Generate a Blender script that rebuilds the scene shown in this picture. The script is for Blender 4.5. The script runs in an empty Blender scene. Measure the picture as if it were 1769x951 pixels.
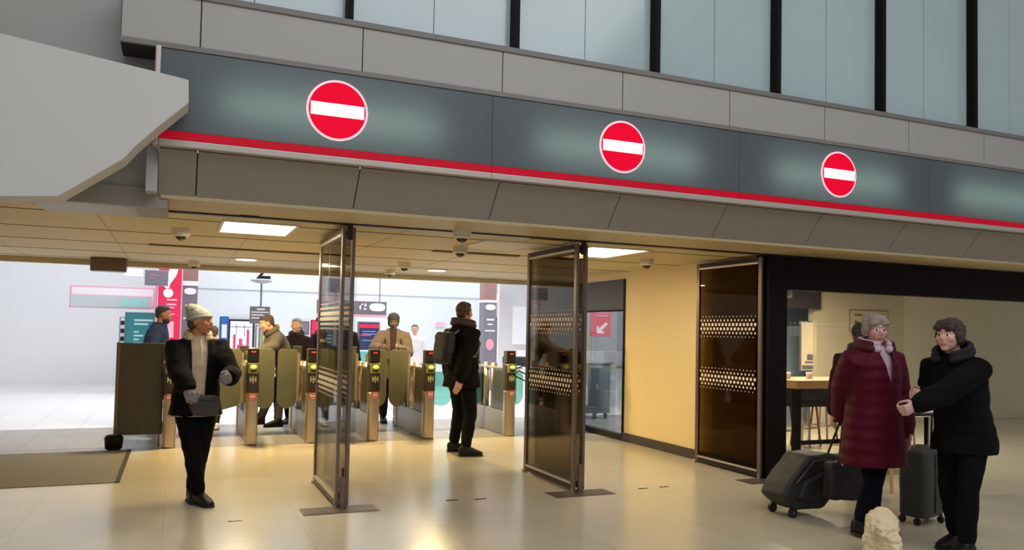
import bpy, bmesh, math, random
import numpy as np
from mathutils import Vector, Matrix, noise
random.seed(7)
C = bpy.context.scene.collection
PI = math.pi

# ------------------------------------------------------------------ camera
W, H = 1769., 951.
CH = 1.45                                     # eye height
_P = np.array([898., 520.]); _V1 = np.array([4100., 640.]); _V2 = np.array([305., 563.])
F = math.sqrt(-np.dot(_V1-_P, _V2-_P))
def _d(v):
    r = np.array([v[0]-_P[0], -(v[1]-_P[1]), -F]); return r/np.linalg.norm(r)
_Y = _d(_V2); _X = _d(_V1); _Z = np.cross(_X, _Y); _Z /= np.linalg.norm(_Z); _X = np.cross(_Y, _Z)
RM = np.array([_X, _Y, _Z]); CAM = np.array([0, 0, CH])
def _ray(x, y): return RM @ np.array([x-_P[0], -(y-_P[1]), -F])
def at(x, y, Y):                              # pixel -> point on the plane at depth Y
    r = _ray(x, y); return Vector(CAM + r*Y/r[1])
def floor_at(x, y, z=0.):
    r = _ray(x, y); return Vector(CAM + r*(z-CH)/r[2])
def pix(p):
    c = RM.T @ (np.array(p)-CAM); return (_P[0]-c[0]/c[2]*F, _P[1]+c[1]/c[2]*F)
cam = bpy.data.objects.new('camera', bpy.data.cameras.new('camera')); C.objects.link(cam)
cam.data.sensor_width = 36; cam.data.lens = 36*F/W
cam.data.shift_x = (W/2-_P[0])/W; cam.data.shift_y = (_P[1]-H/2)/W
cam.data.clip_start = .05; cam.data.clip_end = 200
cam.matrix_world = Matrix([[*RM[0], 0], [*RM[1], 0], [*RM[2], CH], [0, 0, 0, 1]])
bpy.context.scene.camera = cam

# ------------------------------------------------------------------ world, big lights, exposure
sc = bpy.context.scene
sc.view_settings.view_transform = 'Standard'; sc.view_settings.look = 'None'
sc.view_settings.gamma = 1; sc.view_settings.use_curve_mapping = False
sc.view_settings.exposure = 0.0
wd = bpy.data.worlds.new('world'); sc.world = wd; wd.use_nodes = True
wd.node_tree.nodes['Background'].inputs[0].default_value = (.93, .96, 1.0, 1)
wd.node_tree.nodes['Background'].inputs[1].default_value = .30

def area(name, loc, size, power, col, rot=(0, 0, 0), size_y=None, parent=None, spread=PI):
    l = bpy.data.lights.new(name, 'AREA'); l.energy = power; l.color = col; l.size = size; l.spread = spread
    if size_y: l.shape = 'RECTANGLE'; l.size_y = size_y
    o = bpy.data.objects.new(name, l); C.objects.link(o); o.location = loc; o.rotation_euler = rot
    if parent: o.parent = parent
    return o
# rooflight over the far concourse, added unseen fill light over the near concourse, cafe ceiling
area('far_rooflight', (4.5, 16.5, 6.2), 14, 1350, (.92, .96, 1.0), size_y=7)
area('near_rooflight', (3, -1.5, 7.0), 9, 450, (.95, .97, 1.0), size_y=6, rot=(.25, 0, 0))

# ------------------------------------------------------------------ materials
def s2l(c): return tuple(((v/255)/12.92 if v/255 <= .04045 else ((v/255+.055)/1.055)**2.4) for v in c)
MATS = {}
def mat(name, col, rough=.5, metal=0., spec=.5, noise_s=0, noise_a=.12, bump=0, bump_s=200, emit=None, est=0, coat=0, stretch=None, sheen=0):
    if name in MATS: return MATS[name]
    m = bpy.data.materials.new(name); m.use_nodes = True; nt = m.node_tree; b = nt.nodes['Principled BSDF']
    c = s2l(col); b.inputs['Base Color'].default_value = (*c, 1)
    b.inputs['Roughness'].default_value = rough; b.inputs['Metallic'].default_value = metal
    b.inputs['Specular IOR Level'].default_value = spec
    if coat: b.inputs['Coat Weight'].default_value = coat
    if sheen: b.inputs['Sheen Weight'].default_value = sheen
    tc = nt.nodes.new('ShaderNodeTexCoord'); mp = nt.nodes.new('ShaderNodeMapping')
    nt.links.new(tc.outputs['Object'], mp.inputs[0])
    if stretch: mp.inputs['Scale'].default_value = stretch
    if noise_s:
        n = nt.nodes.new('ShaderNodeTexNoise'); n.inputs['Scale'].default_value = noise_s; n.inputs['Detail'].default_value = 4
        r = nt.nodes.new('ShaderNodeMapRange'); r.inputs['To Min'].default_value = 1-noise_a; r.inputs['To Max'].default_value = 1+noise_a
        mx = nt.nodes.new('ShaderNodeVectorMath'); mx.operation = 'SCALE'; mx.inputs[0].default_value = c
        nt.links.new(mp.outputs[0], n.inputs['Vector']); nt.links.new(n.outputs['Fac'], r.inputs['Value'])
        nt.links.new(r.outputs[0], mx.inputs['Scale']); nt.links.new(mx.outputs[0], b.inputs['Base Color'])
    if bump:
        n2 = nt.nodes.new('ShaderNodeTexNoise'); n2.inputs['Scale'].default_value = bump_s; n2.inputs['Detail'].default_value = 3
        bp = nt.nodes.new('ShaderNodeBump'); bp.inputs['Strength'].default_value = bump; bp.inputs['Distance'].default_value = .01
        nt.links.new(mp.outputs[0], n2.inputs['Vector']); nt.links.new(n2.outputs['Fac'], bp.inputs['Height']); nt.links.new(bp.outputs[0], b.inputs['Normal'])
    if emit:
        b.inputs['Emission Color'].default_value = (*s2l(emit), 1); b.inputs['Emission Strength'].default_value = est
    MATS[name] = m; return m

def glass(name, tint, refl=.5, rough=.02):
    if name in MATS: return MATS[name]
    m = bpy.data.materials.new(name); m.use_nodes = True; nt = m.node_tree; nt.nodes.remove(nt.nodes['Principled BSDF'])
    t = nt.nodes.new('ShaderNodeBsdfTransparent'); t.inputs[0].default_value = (*s2l(tint), 1)
    g = nt.nodes.new('ShaderNodeBsdfGlossy'); g.inputs['Roughness'].default_value = rough
    fr = nt.nodes.new('ShaderNodeLayerWeight'); fr.inputs['Blend'].default_value = refl
    mr = nt.nodes.new('ShaderNodeMath'); mr.operation = 'MULTIPLY'; mr.inputs[1].default_value = .8
    mx = nt.nodes.new('ShaderNodeMixShader')
    nt.links.new(fr.outputs['Fresnel'], mr.inputs[0]); nt.links.new(mr.outputs[0], mx.inputs[0])
    nt.links.new(t.outputs[0], mx.inputs[1]); nt.links.new(g.outputs[0], mx.inputs[2])
    nt.links.new(mx.outputs[0], nt.nodes['Material Output'].inputs[0])
    MATS[name] = m; return m

def translucent(name, col, tcol, mixf=.6, rough=.25):
    m = bpy.data.materials.new(name); m.use_nodes = True; nt = m.node_tree; b = nt.nodes['Principled BSDF']
    b.inputs['Base Color'].default_value = (*s2l(col), 1); b.inputs['Roughness'].default_value = rough
    t = nt.nodes.new('ShaderNodeBsdfTranslucent'); t.inputs[0].default_value = (*s2l(tcol), 1)
    mx = nt.nodes.new('ShaderNodeMixShader'); mx.inputs[0].default_value = mixf
    nt.links.new(b.outputs[0], mx.inputs[1]); nt.links.new(t.outputs[0], mx.inputs[2])
    nt.links.new(mx.outputs[0], nt.nodes['Material Output'].inputs[0]); MATS[name] = m; return m

def floor_mat(name, c1, c2, grout, bw, bh, ox, oy, rough=.22, gs=.006, spec=.5):
    m = bpy.data.materials.new(name); m.use_nodes = True; nt = m.node_tree; b = nt.nodes['Principled BSDF']
    tc = nt.nodes.new('ShaderNodeTexCoord'); mp = nt.nodes.new('ShaderNodeMapping'); mp.inputs['Location'].default_value = (ox, oy, 0)
    nt.links.new(tc.outputs['Object'], mp.inputs[0])
    br = nt.nodes.new('ShaderNodeTexBrick'); br.offset = 0; br.squash = 1
    br.inputs['Color1'].default_value = (*s2l(c1), 1); br.inputs['Color2'].default_value = (*s2l(c2), 1); br.inputs['Mortar'].default_value = (*s2l(grout), 1)
    br.inputs['Scale'].default_value = 1; br.inputs['Mortar Size'].default_value = gs; br.inputs['Mortar Smooth'].default_value = .3
    br.inputs['Brick Width'].default_value = bw; br.inputs['Row Height'].default_value = bh
    nt.links.new(mp.outputs[0], br.inputs['Vector'])
    n = nt.nodes.new('ShaderNodeTexNoise'); n.inputs['Scale'].default_value = 90; n.inputs['Detail'].default_value = 5
    n2 = nt.nodes.new('ShaderNodeTexNoise'); n2.inputs['Scale'].default_value = .9; n2.inputs['Detail'].default_value = 5
    nt.links.new(tc.outputs['Object'], n.inputs['Vector']); nt.links.new(tc.outputs['Object'], n2.inputs['Vector'])
    r = nt.nodes.new('ShaderNodeMapRange'); r.inputs['To Min'].default_value = .86; r.inputs['To Max'].default_value = 1.1
    nt.links.new(n.outputs['Fac'], r.inputs['Value'])
    mx = nt.nodes.new('ShaderNodeVectorMath'); mx.operation = 'SCALE'
    nt.links.new(br.outputs['Color'], mx.inputs[0]); nt.links.new(r.outputs[0], mx.inputs['Scale']); nt.links.new(mx.outputs[0], b.inputs['Base Color'])
    r2 = nt.nodes.new('ShaderNodeMapRange'); r2.inputs['To Min'].default_value = rough-.05; r2.inputs['To Max'].default_value = rough+.12
    nt.links.new(n2.outputs['Fac'], r2.inputs['Value']); nt.links.new(r2.outputs[0], b.inputs['Roughness'])
    b.inputs['Specular IOR Level'].default_value = spec
    MATS[name] = m; return m

M_panel = mat('grey_cladding', (150, 142, 133), .45, noise_s=3, noise_a=.03)
M_panel2 = mat('parapet_cladding', (168, 165, 160), .45, noise_s=3, noise_a=.03)
M_gap = mat('dark_joint', (45, 40, 36), .8)
M_trimA = mat('aluminium_lip', (190, 178, 170), .35, .3)
M_ceil = mat('warm_ceiling', (204, 188, 140), .6, noise_s=2, noise_a=.03)
M_cream = mat('cream_wall', (232, 210, 158), .5, noise_s=2, noise_a=.03)
M_base = mat('dark_skirting', (66, 60, 55), .5)
M_black = mat('black_powder_coat', (20, 12, 11), .6, spec=.15)
M_bronze = mat('bronze_frame', (122, 106, 94), .32, .6, noise_s=8)
M_bronze_d = mat('dark_bronze', (44, 34, 30), .35, .4)
M_steel = mat('brushed_steel', (196, 180, 156), .28, .85, bump=.15, bump_s=40, stretch=(30, 30, 1))
M_rail = mat('bright_rail', (215, 205, 195), .3, .7)
M_white = mat('white_gloss', (232, 233, 235), .4)
M_offw = mat('off_white_plaster', (205, 203, 200), .7, noise_s=2, noise_a=.03)
M_lamp = mat('lamp_diffuser', (255, 250, 240), .5, emit=(255, 244, 226), est=2.6)
M_lamp_c = mat('cool_lamp', (255, 255, 255), .5, emit=(250, 252, 255), est=2.5)
M_lampoff = mat('unlit_diffuser', (222, 208, 165), .5)
M_plas = mat('white_plastic', (215, 208, 192), .4)
M_dome = mat('smoked_dome', (20, 18, 16), .1, spec=.8)
M_red = mat('red_vinyl', (206, 6, 44), .35, emit=(225, 0, 40), est=.22)
M_gl_door = glass('tinted_door_glass', (222, 214, 204), .22)
M_gl_clear = glass('clear_glass', (246, 249, 249), .15)
M_gl_teal = glass('teal_paddle_glass', (185, 222, 212), .25)
M_gl_cafe = glass('shopfront_glass', (246, 243, 238), .15)
M_frit = mat('frit_dots', (240, 222, 205), .6)
M_paddle = mat('olive_paddle', (86, 85, 68), .3, spec=.5, noise_s=2)
M_gate = mat('gate_housing', (60, 54, 40), .35, noise_s=5)
M_gate2 = mat('gate_side', (140, 138, 134), .35, .4)
M_screen = mat('dark_screen_panel', (74, 68, 56), .4, noise_s=3)

# ------------------------------------------------------------------ mesh helpers
class MB:
    def __init__(s): s.bm = bmesh.new(); s.dl = s.bm.faces.layers.int.new('done'); s.mats = []; s.cur = 0
    def use(s, m):
        if m not in s.mats: s.mats.append(m)
        s.cur = s.mats.index(m); return s
    def _tag(s, n0):
        dl = s.bm.faces.layers.int['done']
        for f in s.bm.faces:
            if not f[dl]: f.material_index = s.cur; f[dl] = 1
    def box(s, x0, y0, z0, x1, y1, z1, bev=0, m=None):
        n0 = len(s.bm.faces)
        if m is not None: s.use(m)
        x0, x1 = sorted((x0, x1)); y0, y1 = sorted((y0, y1)); z0, z1 = sorted((z0, z1))
        M4 = Matrix.Translation(((x0+x1)/2, (y0+y1)/2, (z0+z1)/2)) @ Matrix.Diagonal((x1-x0, y1-y0, z1-z0, 1))
        if bev:
            t = bmesh.new(); bmesh.ops.create_cube(t, size=1, matrix=M4)
            bmesh.ops.bevel(t, geom=t.edges[:], offset=bev, segments=3, affect='EDGES', profile=.5)
            s.merge(t)
        else: bmesh.ops.create_cube(s.bm, size=1, matrix=M4)
        s._tag(n0); return s
    def merge(s, t, M4=None):
        me = bpy.data.meshes.new('tmp'); t.to_mesh(me); t.free()
        if M4 is not None: me.transform(M4)
        s.bm.from_mesh(me); bpy.data.meshes.remove(me)
    def cyl(s, a, b, r, r2=None, seg=20, m=None):
        if m is not None: s.use(m)
        n0 = len(s.bm.faces); a = Vector(a); b = Vector(b); d = b-a
        M4 = Matrix.Translation((a+b)/2) @ d.to_track_quat('Z', 'Y').to_matrix().to_4x4()
        bmesh.ops.create_cone(s.bm, cap_ends=True, segments=seg, radius1=r, radius2=r if r2 is None else r2, depth=d.length, matrix=M4)
        s._tag(n0); return s
    def ball(s, c, r, seg=16, m=None):
        if m is not None: s.use(m)
        n0 = len(s.bm.faces)
        if not hasattr(r, '__len__'): r = (r, r, r)
        bmesh.ops.create_uvsphere(s.bm, u_segments=seg, v_segments=seg//2+2, radius=1, matrix=Matrix.Translation(c) @ Matrix.Diagonal((*r, 1)))
        s._tag(n0); return s
    def prism(s, pts, d, bev=0, m=None, seg=3):            # pts: 3-D polygon, extruded by vector d
        if m is not None: s.use(m)
        n0 = len(s.bm.faces); t = bmesh.new(); d = Vector(d)
        a = [t.verts.new(Vector(p)) for p in pts]; b = [t.verts.new(Vector(p)+d) for p in pts]; n = len(a)
        t.faces.new(a); t.faces.new(b[::-1])
        for i in range(n): t.faces.new((a[i], b[i], b[(i+1) % n], a[(i+1) % n]))
        bmesh.ops.recalc_face_normals(t, faces=t.faces[:])
        if bev: bmesh.ops.bevel(t, geom=t.edges[:], offset=bev, segments=seg, affect='EDGES', profile=.5)
        s.merge(t); s._tag(n0); return s
    def tube(s, pts, r, seg=12, m=None):                   # round-ended sweep; r number, list, or list of (rx, ry)
        if m is not None: s.use(m)
        n0 = len(s.bm.faces); P = [Vector(p) for p in pts]; n = len(P)
        R = [r]*n if not hasattr(r, '__len__') else list(r)
        R = [(q, q) if not hasattr(q, '__len__') else q for q in R]
        T = [((P[min(i+1, n-1)]-P[max(i-1, 0)]).normalized()) for i in range(n)]
        u = T[0].orthogonal().normalized(); rings = []
        def ring(c, t, u, rx, ry):
            v = t.cross(u); return [s.bm.verts.new(c+u*math.cos(2*PI*k/seg)*rx+v*math.sin(2*PI*k/seg)*ry) for k in range(seg)]
        us = []
        for i in range(n):
            u = (u-T[i]*u.dot(T[i])).normalized(); us.append(u.copy())
        for (f, g) in ((.95, .3), (.7, .7)): rings.append(ring(P[0]-T[0]*f*min(R[0]), T[0], us[0], R[0][0]*g, R[0][1]*g))
        for i in range(n): rings.append(ring(P[i], T[i], us[i], *R[i]))
        for (f, g) in ((.7, .7), (.95, .3)): rings.append(ring(P[-1]+T[-1]*f*min(R[-1]), T[-1], us[-1], R[-1][0]*g, R[-1][1]*g))
        for a, b in zip(rings, rings[1:]):
            for k in range(seg): s.bm.faces.new((a[k], a[(k+1) % seg], b[(k+1) % seg], b[k]))
        s.bm.faces.new(rings[0][::-1]); s.bm.faces.new(rings[-1]); s._tag(n0); return s
    def rings(s, rs, seg=24, pw=2.0, m=None):               # rs: (centre, xdir*rx, ydir*ry) super-ellipse loft
        if m is not None: s.use(m)
        n0 = len(s.bm.faces); L = []
        for c, a, b in rs:
            row = []
            for k in range(seg):
                t = 2*PI*k/seg; ct, st = math.cos(t), math.sin(t)
                row.append(s.bm.verts.new(Vector(c)+Vector(a)*math.copysign(abs(ct)**(2/pw), ct)+Vector(b)*math.copysign(abs(st)**(2/pw), st)))
            L.append(row)
        for a, b in zip(L, L[1:]):
            for k in range(seg): s.bm.faces.new((a[k], a[(k+1) % seg], b[(k+1) % seg], b[k]))
        s.bm.faces.new(L[0][::-1]); s.bm.faces.new(L[-1]); s._tag(n0); return s
    def build(s, name, m=None, parent=None, smooth=False, rec=True):
        if rec: bmesh.ops.recalc_face_normals(s.bm, faces=s.bm.faces[:])
        s.bm.faces.layers.int.remove(s.bm.faces.layers.int['done'])
        me = bpy.data.meshes.new(name); s.bm.to_mesh(me); s.bm.free()
        if m is not None: me.materials.append(m)
        else:
            for q in s.mats: me.materials.append(q)
        if smooth: me.polygons.foreach_set('use_smooth', [True]*len(me.polygons))
        o = bpy.data.objects.new(name, me); C.objects.link(o)
        if parent is not None: o.parent = parent; o.matrix_parent_inverse = parent.matrix_world.inverted() if parent.get('_pw') else Matrix()
        return o

def tag(o, label, cat, group=None):
    o['label'] = label; o['category'] = cat
    if group: o['group'] = group
    return o
def struct(o, label=None, cat=None):
    o['kind'] = 'structure'
    if label: o['label'] = label; o['category'] = cat or o.name.split('_')[0]
    return o
def thing(name, label, cat, loc=(0, 0, 0), rz=0, group=None):
    o = bpy.data.objects.new(name, None); C.objects.link(o); o.location = loc; o.rotation_euler = (0, 0, rz); o.empty_display_size = .1
    return tag(o, label, cat, group)
def dup(root, loc, rz=None, label=None):
    r = root.copy(); C.objects.link(r); r.location = loc
    if rz is not None: r.rotation_euler = (0, 0, rz)
    if label: r['label'] = label
    for ch in list(root.children):
        c = ch.copy(); C.objects.link(c); c.parent = r
        for g in ch.children:
            d = g.copy(); C.objects.link(d); d.parent = c
    return r
def text_obj(name, txt, size, loc, rot, m, parent=None, ext=.004, ax='CENTER', off=0):
    cu = bpy.data.curves.new(name, 'FONT'); cu.offset = off; cu.body = txt; cu.size = size; cu.extrude = ext; cu.align_x = ax; cu.align_y = 'CENTER'
    t = bpy.data.objects.new('tmp', cu); C.objects.link(t)
    bpy.context.view_layer.update()
    me = bpy.data.meshes.new_from_object(t.evaluated_get(bpy.context.evaluated_depsgraph_get()))
    bpy.data.objects.remove(t); me.materials.clear(); me.materials.append(m)
    o = bpy.data.objects.new(name, me); C.objects.link(o); o.location = loc; o.rotation_euler = rot
    if parent: o.parent = parent
    return o
UP = (PI/2, 0, 0)

# ------------------------------------------------------------------ floors
M_floor = floor_mat('polished_tile_floor', (197, 187, 165), (192, 181, 157), (184, 171, 146), .94, .6, -.9+.94, -6.34+.6, rough=.17, gs=.0035)
o = MB().box(-6, -9, -.2, 16, 10.28, 0).build('floor', M_floor); struct(o)
M_floor2 = floor_mat('grey_gateline_floor', (150, 146, 143), (143, 139, 137), (110, 106, 104), .4, .4, 0, 0, rough=.25)
struct(MB().box(-6, 10.28, -.2, 16, 12.6, 0).build('floor', M_floor2))
M_floor3 = floor_mat('pale_concourse_floor', (226, 224, 224), (220, 219, 220), (190, 188, 188), .6, .6, 0, 0, rough=.3)
struct(MB().box(-6, 12.6, -.2, 16, 26, 0).build('floor', M_floor3))
M_mat = mat('grey_mat', (112, 108, 100), .8, bump=.3, bump_s=300)
mt = MB(); mt.box(-3, 8.2, 0, -.47, 10.28, .006, m=M_mat); mt.box(-.47, 8.2, 0, -.43, 10.28, .010, m=M_gap)
tag(mt.build('floor_mat'), 'grey floor mat with dark edge strip at the far left of the hall', 'mat')
# door floor plates
for X0, X1, n in ((.95, 1.55, 'left'), (3.12, 3.72, 'middle'), (5.25, 5.70, 'right')):
    p = MB().box(X0, 6.35, 0, X1, 6.60, .004, m=M_bronze).box(X0+.02, 6.37, .004, X1-.02, 6.58, .006, m=mat('plate_inlay', (98, 88, 80), .4, .3, noise_s=60, noise_a=.3))
    tag(p.build('floor_plate'), 'dark metal floor plate under the %s glass door stack' % n, 'floor plate')
for X, Y in ((2.22, 6.55), (2.47, 6.52), (4.34, 6.51), (.45, 6.35), (4.1, 6.5)):
    px = pix((X, Y, 0))
    tag(MB().box(X-.05, Y-.012, 0, X+.05, Y+.012, .003, m=M_bronze_d).cyl((X-.03, Y, .003), (X-.03, Y, .005), .008, seg=10).build('floor_slot'),
        'dark bolt slot in the floor, %s' % {2.22: 'left one of the close pair mid floor', 2.47: 'right one of the close pair mid floor', 4.34: 'just right of centre of the right opening', .45: 'in front of the woman in the pale beanie', 4.1: 'nearer the middle door plate'}[X], 'floor slot')

# ------------------------------------------------------------------ canopy above the doors
SY = 5.6
JX = [-.15, .09] + [1.17+1.075*k for k in range(0, 9)]
s = MB()
XR = 11.0
for a, b in zip(JX, JX[1:]+[XR]):
    if b > XR: b = XR
    if a >= b: continue
    g = .004
    s.prism([(a+g, 5.66, 2.605), (a+g, 5.885, 2.335), (a+g, 5.90, 2.35), (a+g, 5.68, 2.62)], (b-a-2*g, 0, 0), m=M_panel)
s.prism([(-.14, 5.70, 2.605), (-.14, 5.905, 2.36), (-.14, 6.2, 2.36), (-.14, 6.2, 2.605)], (XR+.14, 0, 0), m=M_gap)
struct(s.build('trim_1'), 'sloping grey panelled soffit under the illuminated sign band', 'soffit')
s = MB().box(-.13, 5.885, 2.312, XR, 6.49, 2.345, m=mat('soffit_board', (190, 172, 132), .5))
s.box(-3.2, 6.49, 2.30, XR, 6.56, 2.345, m=M_bronze_d)
s.box(.42, 6.45, 2.295, .56, 6.50, 2.312, m=M_bronze_d)
struct(s.build('trim_2'), 'warm flat soffit edge with dark door head track', 'soffit')
# parapet
s = MB(); PX = [-.39, .08, 1.15, 2.225, 3.285, 4.36, 5.44, 6.51, 7.58, 8.65, 9.72, 10.8]
for a, b in zip(PX, PX[1:]): s.box(a+.004, SY, 3.285, b-.004, SY+.03, 3.60, m=M_panel2)
s.box(-.39, SY+.02, 3.25, 10.8, SY+.30, 3.60, m=M_gap)
s.box(-.39, SY-.015, 3.60, 10.8, SY+.32, 3.64, m=mat('parapet_coping', (120, 117, 113), .5))
s.box(-.39, SY-.008, 3.25, 10.8, SY+.02, 3.284, m=mat('parapet_edge', (122, 118, 115), .5))
struct(s.build('trim_3'), 'grey parapet panels above the sign band', 'parapet')
# glazing above
wnd = struct(thing('window_2', 'pale blue glazing with black mullions above the parapet', 'window'))
M_sp = mat('pale_blue_glazing', (178, 196, 198), .15, spec=.7, noise_s=1.2, noise_a=.08)
s = MB()
XM = [-.23+1.31*k for k in range(9)]
for X0 in [5.01-1.31*k for k in range(4, 0, -1)] + [5.01+1.31*k for k in range(0, 5)]:
    for c in (0, .655): s.box(X0+c+.003, SY+.22, 3.63, X0+c+.652, SY+.24, 5.9)
s.build('glass_pane', M_sp, wnd)
for k in range(-4, 5):
    MB().box(5.01+1.31*k-.022, SY+.12, 3.62, 5.01+1.31*k+.022, SY+.22, 5.9).build('mullion', M_black, wnd)
MB().box(-.4, SY+.25, 3.6, 10.9, SY+.3, 5.9).build('backing', M_offw, wnd)

# illuminated fascia: translucent boxes lit from inside
M_band = translucent('smoked_sign_panel', (120, 126, 132), (170, 182, 178), .5, .35)
M_stripe = mat('red_stripe', (170, 4, 34), .5, spec=.2, emit=(225, 0, 40), est=.28)
M_disc = mat('sign_red', (150, 0, 22), .6, spec=.1, emit=(255, 0, 52), est=.66)
M_bar = mat('sign_white', (250, 250, 252), .35, emit=(250, 252, 255), est=.95)
M_ring = mat('sign_rim', (230, 190, 195), .5, emit=(255, 190, 205), est=.7)
for i, (a, b) in enumerate(((-.15, 2.15), (2.15, 4.47), (4.47, 6.79), (6.79, 9.11))):
    cx = (.985, 3.29, 5.61, 7.93)[i]
    lab = ('leftmost illuminated grey sign band section with red no entry disc', 'middle illuminated grey sign band section with red no entry disc',
           'right illuminated grey sign band section with red no entry disc', 'plain grey sign band section at far right above the shopfront')[i]
    t = thing('illuminated_sign', lab, 'sign', (a, SY, 2.66))
    def rel(x): return x-a
    MB().box(rel(a)+.003, 0, .055, rel(b)-.003, .012, .585).build('translucent_panel', M_band, t)
    MB().box(rel(a)+.003, -.004, .0, rel(b)-.003, .012, .052).build('red_stripe', M_stripe, t)
    MB().box(rel(a), -.012, -.05, rel(b), .06, -.004, bev=.006).build('bottom_lip', M_trimA, t)
    h = MB(); h.box(rel(a), .24, 0, rel(b), .26, .60); h.box(rel(a), .012, .585, rel(b), .24, .60); h.box(rel(a), .012, -.004, rel(b), .24, .0)
    h.box(rel(a), .012, 0, rel(a)+.01, .24, .6); h.box(rel(b)-.01, .012, 0, rel(b), .24, .6)
    h.build('housing', mat('sign_housing', (150, 150, 150), .6), t)
    if i == 0:
        MB().box(-.035, -.012, -.05, 0, .26, .6, bev=.008).build('end_cap', M_trimA, t)
    area('sign_lamp', (rel(cx), .19, .28), 1.5, 5.5, (.9, 1., .96), rot=(-PI/2, 0, 0), size_y=.12, parent=t)
    if i < 3:
        d = MB().cyl((rel(cx), -.006, .32), (rel(cx), -.001, .32), .214, seg=64, m=M_ring)
        disc = d.cyl((rel(cx), -.010, .32), (rel(cx), -.0055, .32), .198, seg=64, m=M_disc).build('no_entry_disc', parent=t)
        MB().box(rel(cx)-.185, -.016, .275, rel(cx)+.185, -.009, .365, bev=.002).build('white_bar', M_bar, disc)

# left end of the canopy: bulkhead nearer the camera and small stepped casings
bk2 = [at(x, y, 5.30) for x, y in ((300, 131), (326, 138), (326, 178), (275, 218), (235, 252), (213, 275), (100, 340), (-90, 340), (-90, 35))]
struct(MB().prism(bk2, (0, .24, 0), bev=.006, m=M_offw).build('trim_4'), 'off white chamfered bulkhead at top left', 'bulkhead')
s = MB()
def pbox(s, x0, y0, x1, y1, Y, d, m=None, bev=0):
    xm, ym = (x0+x1)/2, (y0+y1)/2
    a = at(x0, ym, Y).x; b = at(x1, ym, Y).x; zt = at(xm, y0, Y).z; zb = at(xm, y1, Y).z
    s.box(a, Y, zb, b, Y+d, zt, m=m, bev=bev); return s
pbox(s, 60, 200, 236, 352, 5.95, .5, M_panel2); pbox(s, 236, 246, 253, 322, 6.02, .4, mat('casing_grey', (120, 116, 110), .6))
pbox(s, 253, 232, 273, 330, 5.74, .6, mat('pale_casing', (185, 180, 186), .5)); pbox(s, 60, 318, 290, 352, 5.9, .58, M_panel)
struct(s.build('trim_5'), 'stepped grey casings at the left end of the sign band', 'casing')
# left pier and left hall wall
s = MB().box(-6, 6.5, 0, -1.25, 6.9, 2.33, m=M_panel).box(-6, 5.93, 2.36, -.19, 6.9, 5.0, m=M_panel2)
for z in (.78, 1.56): s.box(-6, 6.494, z-.004, -1.25, 6.5, z+.004, m=M_gap)
for x in (-2.3, -3.4): s.box(x-.004, 6.494, 0, x+.004, 6.5, 2.33, m=M_gap)
struct(s.build('wall_front'))
s = MB().box(-3.2, 6.9, 0, -3.0, 12.1, 2.33, m=M_cream).box(-3.0, 6.9, 0, -2.985, 12.1, .12, m=M_base)
struct(s.build('wall_left'))

# ------------------------------------------------------------------ hall ceiling
s = MB().box(-6, 6.52, 2.315, 5.9, 12.12, 2.42, m=M_ceil)
for Y, z in ((7.0, .004), (8.2, .004), (9.4, .004), (10.6, .004), (11.75, .004)): s.box(-6, Y-.008, 2.312, 5.66, Y+.008, 2.316, m=M_gap)
for X in np.arange(-1.8, 5.6, 1.2): s.box(X-.003, 6.56, 2.313, X+.003, 12.1, 2.316, m=mat('ceiling_joint', (160, 140, 100), .7))
s.box(-6, 12.05, 2.24, 5.66, 12.14, 2.9, m=mat('ceiling_edge', (200, 188, 160), .6))
s.box(-.3, 9.3, 2.30, 1.9, 9.36, 2.316, m=mat('ceiling_slot', (110, 92, 58), .7)); s.box(2.5, 8.15, 2.30, 3.5, 8.25, 2.316, m=MATS['ceiling_slot'])
s.box(-6, 6.52, 2.42, 12, 12.1, 2.5, m=M_gap)
struct(s.build('ceiling'))
WARM = (1.0, .83, .50)
for X0, X1, Y0, Y1, lit, lab in ((.33, .90, 6.88, 7.68, 1, 'bright rectangular ceiling light above the woman in the beanie'), (3.73, 4.38, 6.90, 7.80, 1, 'bright rectangular ceiling light behind the middle glass door'),
                                 (2.66, 3.24, 6.98, 7.80, 0, 'unlit rectangular ceiling light panel in the middle of the ceiling')):
    t = thing('ceiling_light', lab, 'ceiling light', ((X0+X1)/2, (Y0+Y1)/2, 2.315)); w, h = (X1-X0)/2, (Y1-Y0)/2
    f = MB()
    for a in ((-w-.025, -h-.025, w+.025, -h), (-w-.025, h, w+.025, h+.025), (-w-.025, -h, -w, h), (w, -h, w+.025, h)): f.box(a[0], a[1], -.012, a[2], a[3], .0)
    f.build('frame', M_plas, t)
    MB().box(-w, -h, -.006, w, h, -.001).build('diffuser', M_lamp if lit else M_lampoff, t)
    if lit: area('lamp', (0, 0, -.03), w*2, 30, WARM, size_y=h*2, parent=t)
for X, Y, lab in ((.78, 10.62, 'small round downlight far back above the ticket gates at left'), (3.35, 10.8, 'small round downlight far back behind the man with the backpack')):
    t = thing('downlight', lab, 'ceiling light', (X, Y, 2.315))
    MB().cyl((0, 0, -.014), (0, 0, 0), .15, seg=28).build('trim_ring', M_plas, t)
    MB().cyl((0, 0, -.018), (0, 0, -.0145), .125, seg=28).build('diffuser', M_lamp, t)
    area('lamp', (0, 0, -.04), .25, 110, (1, .74, .34), parent=t)
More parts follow.
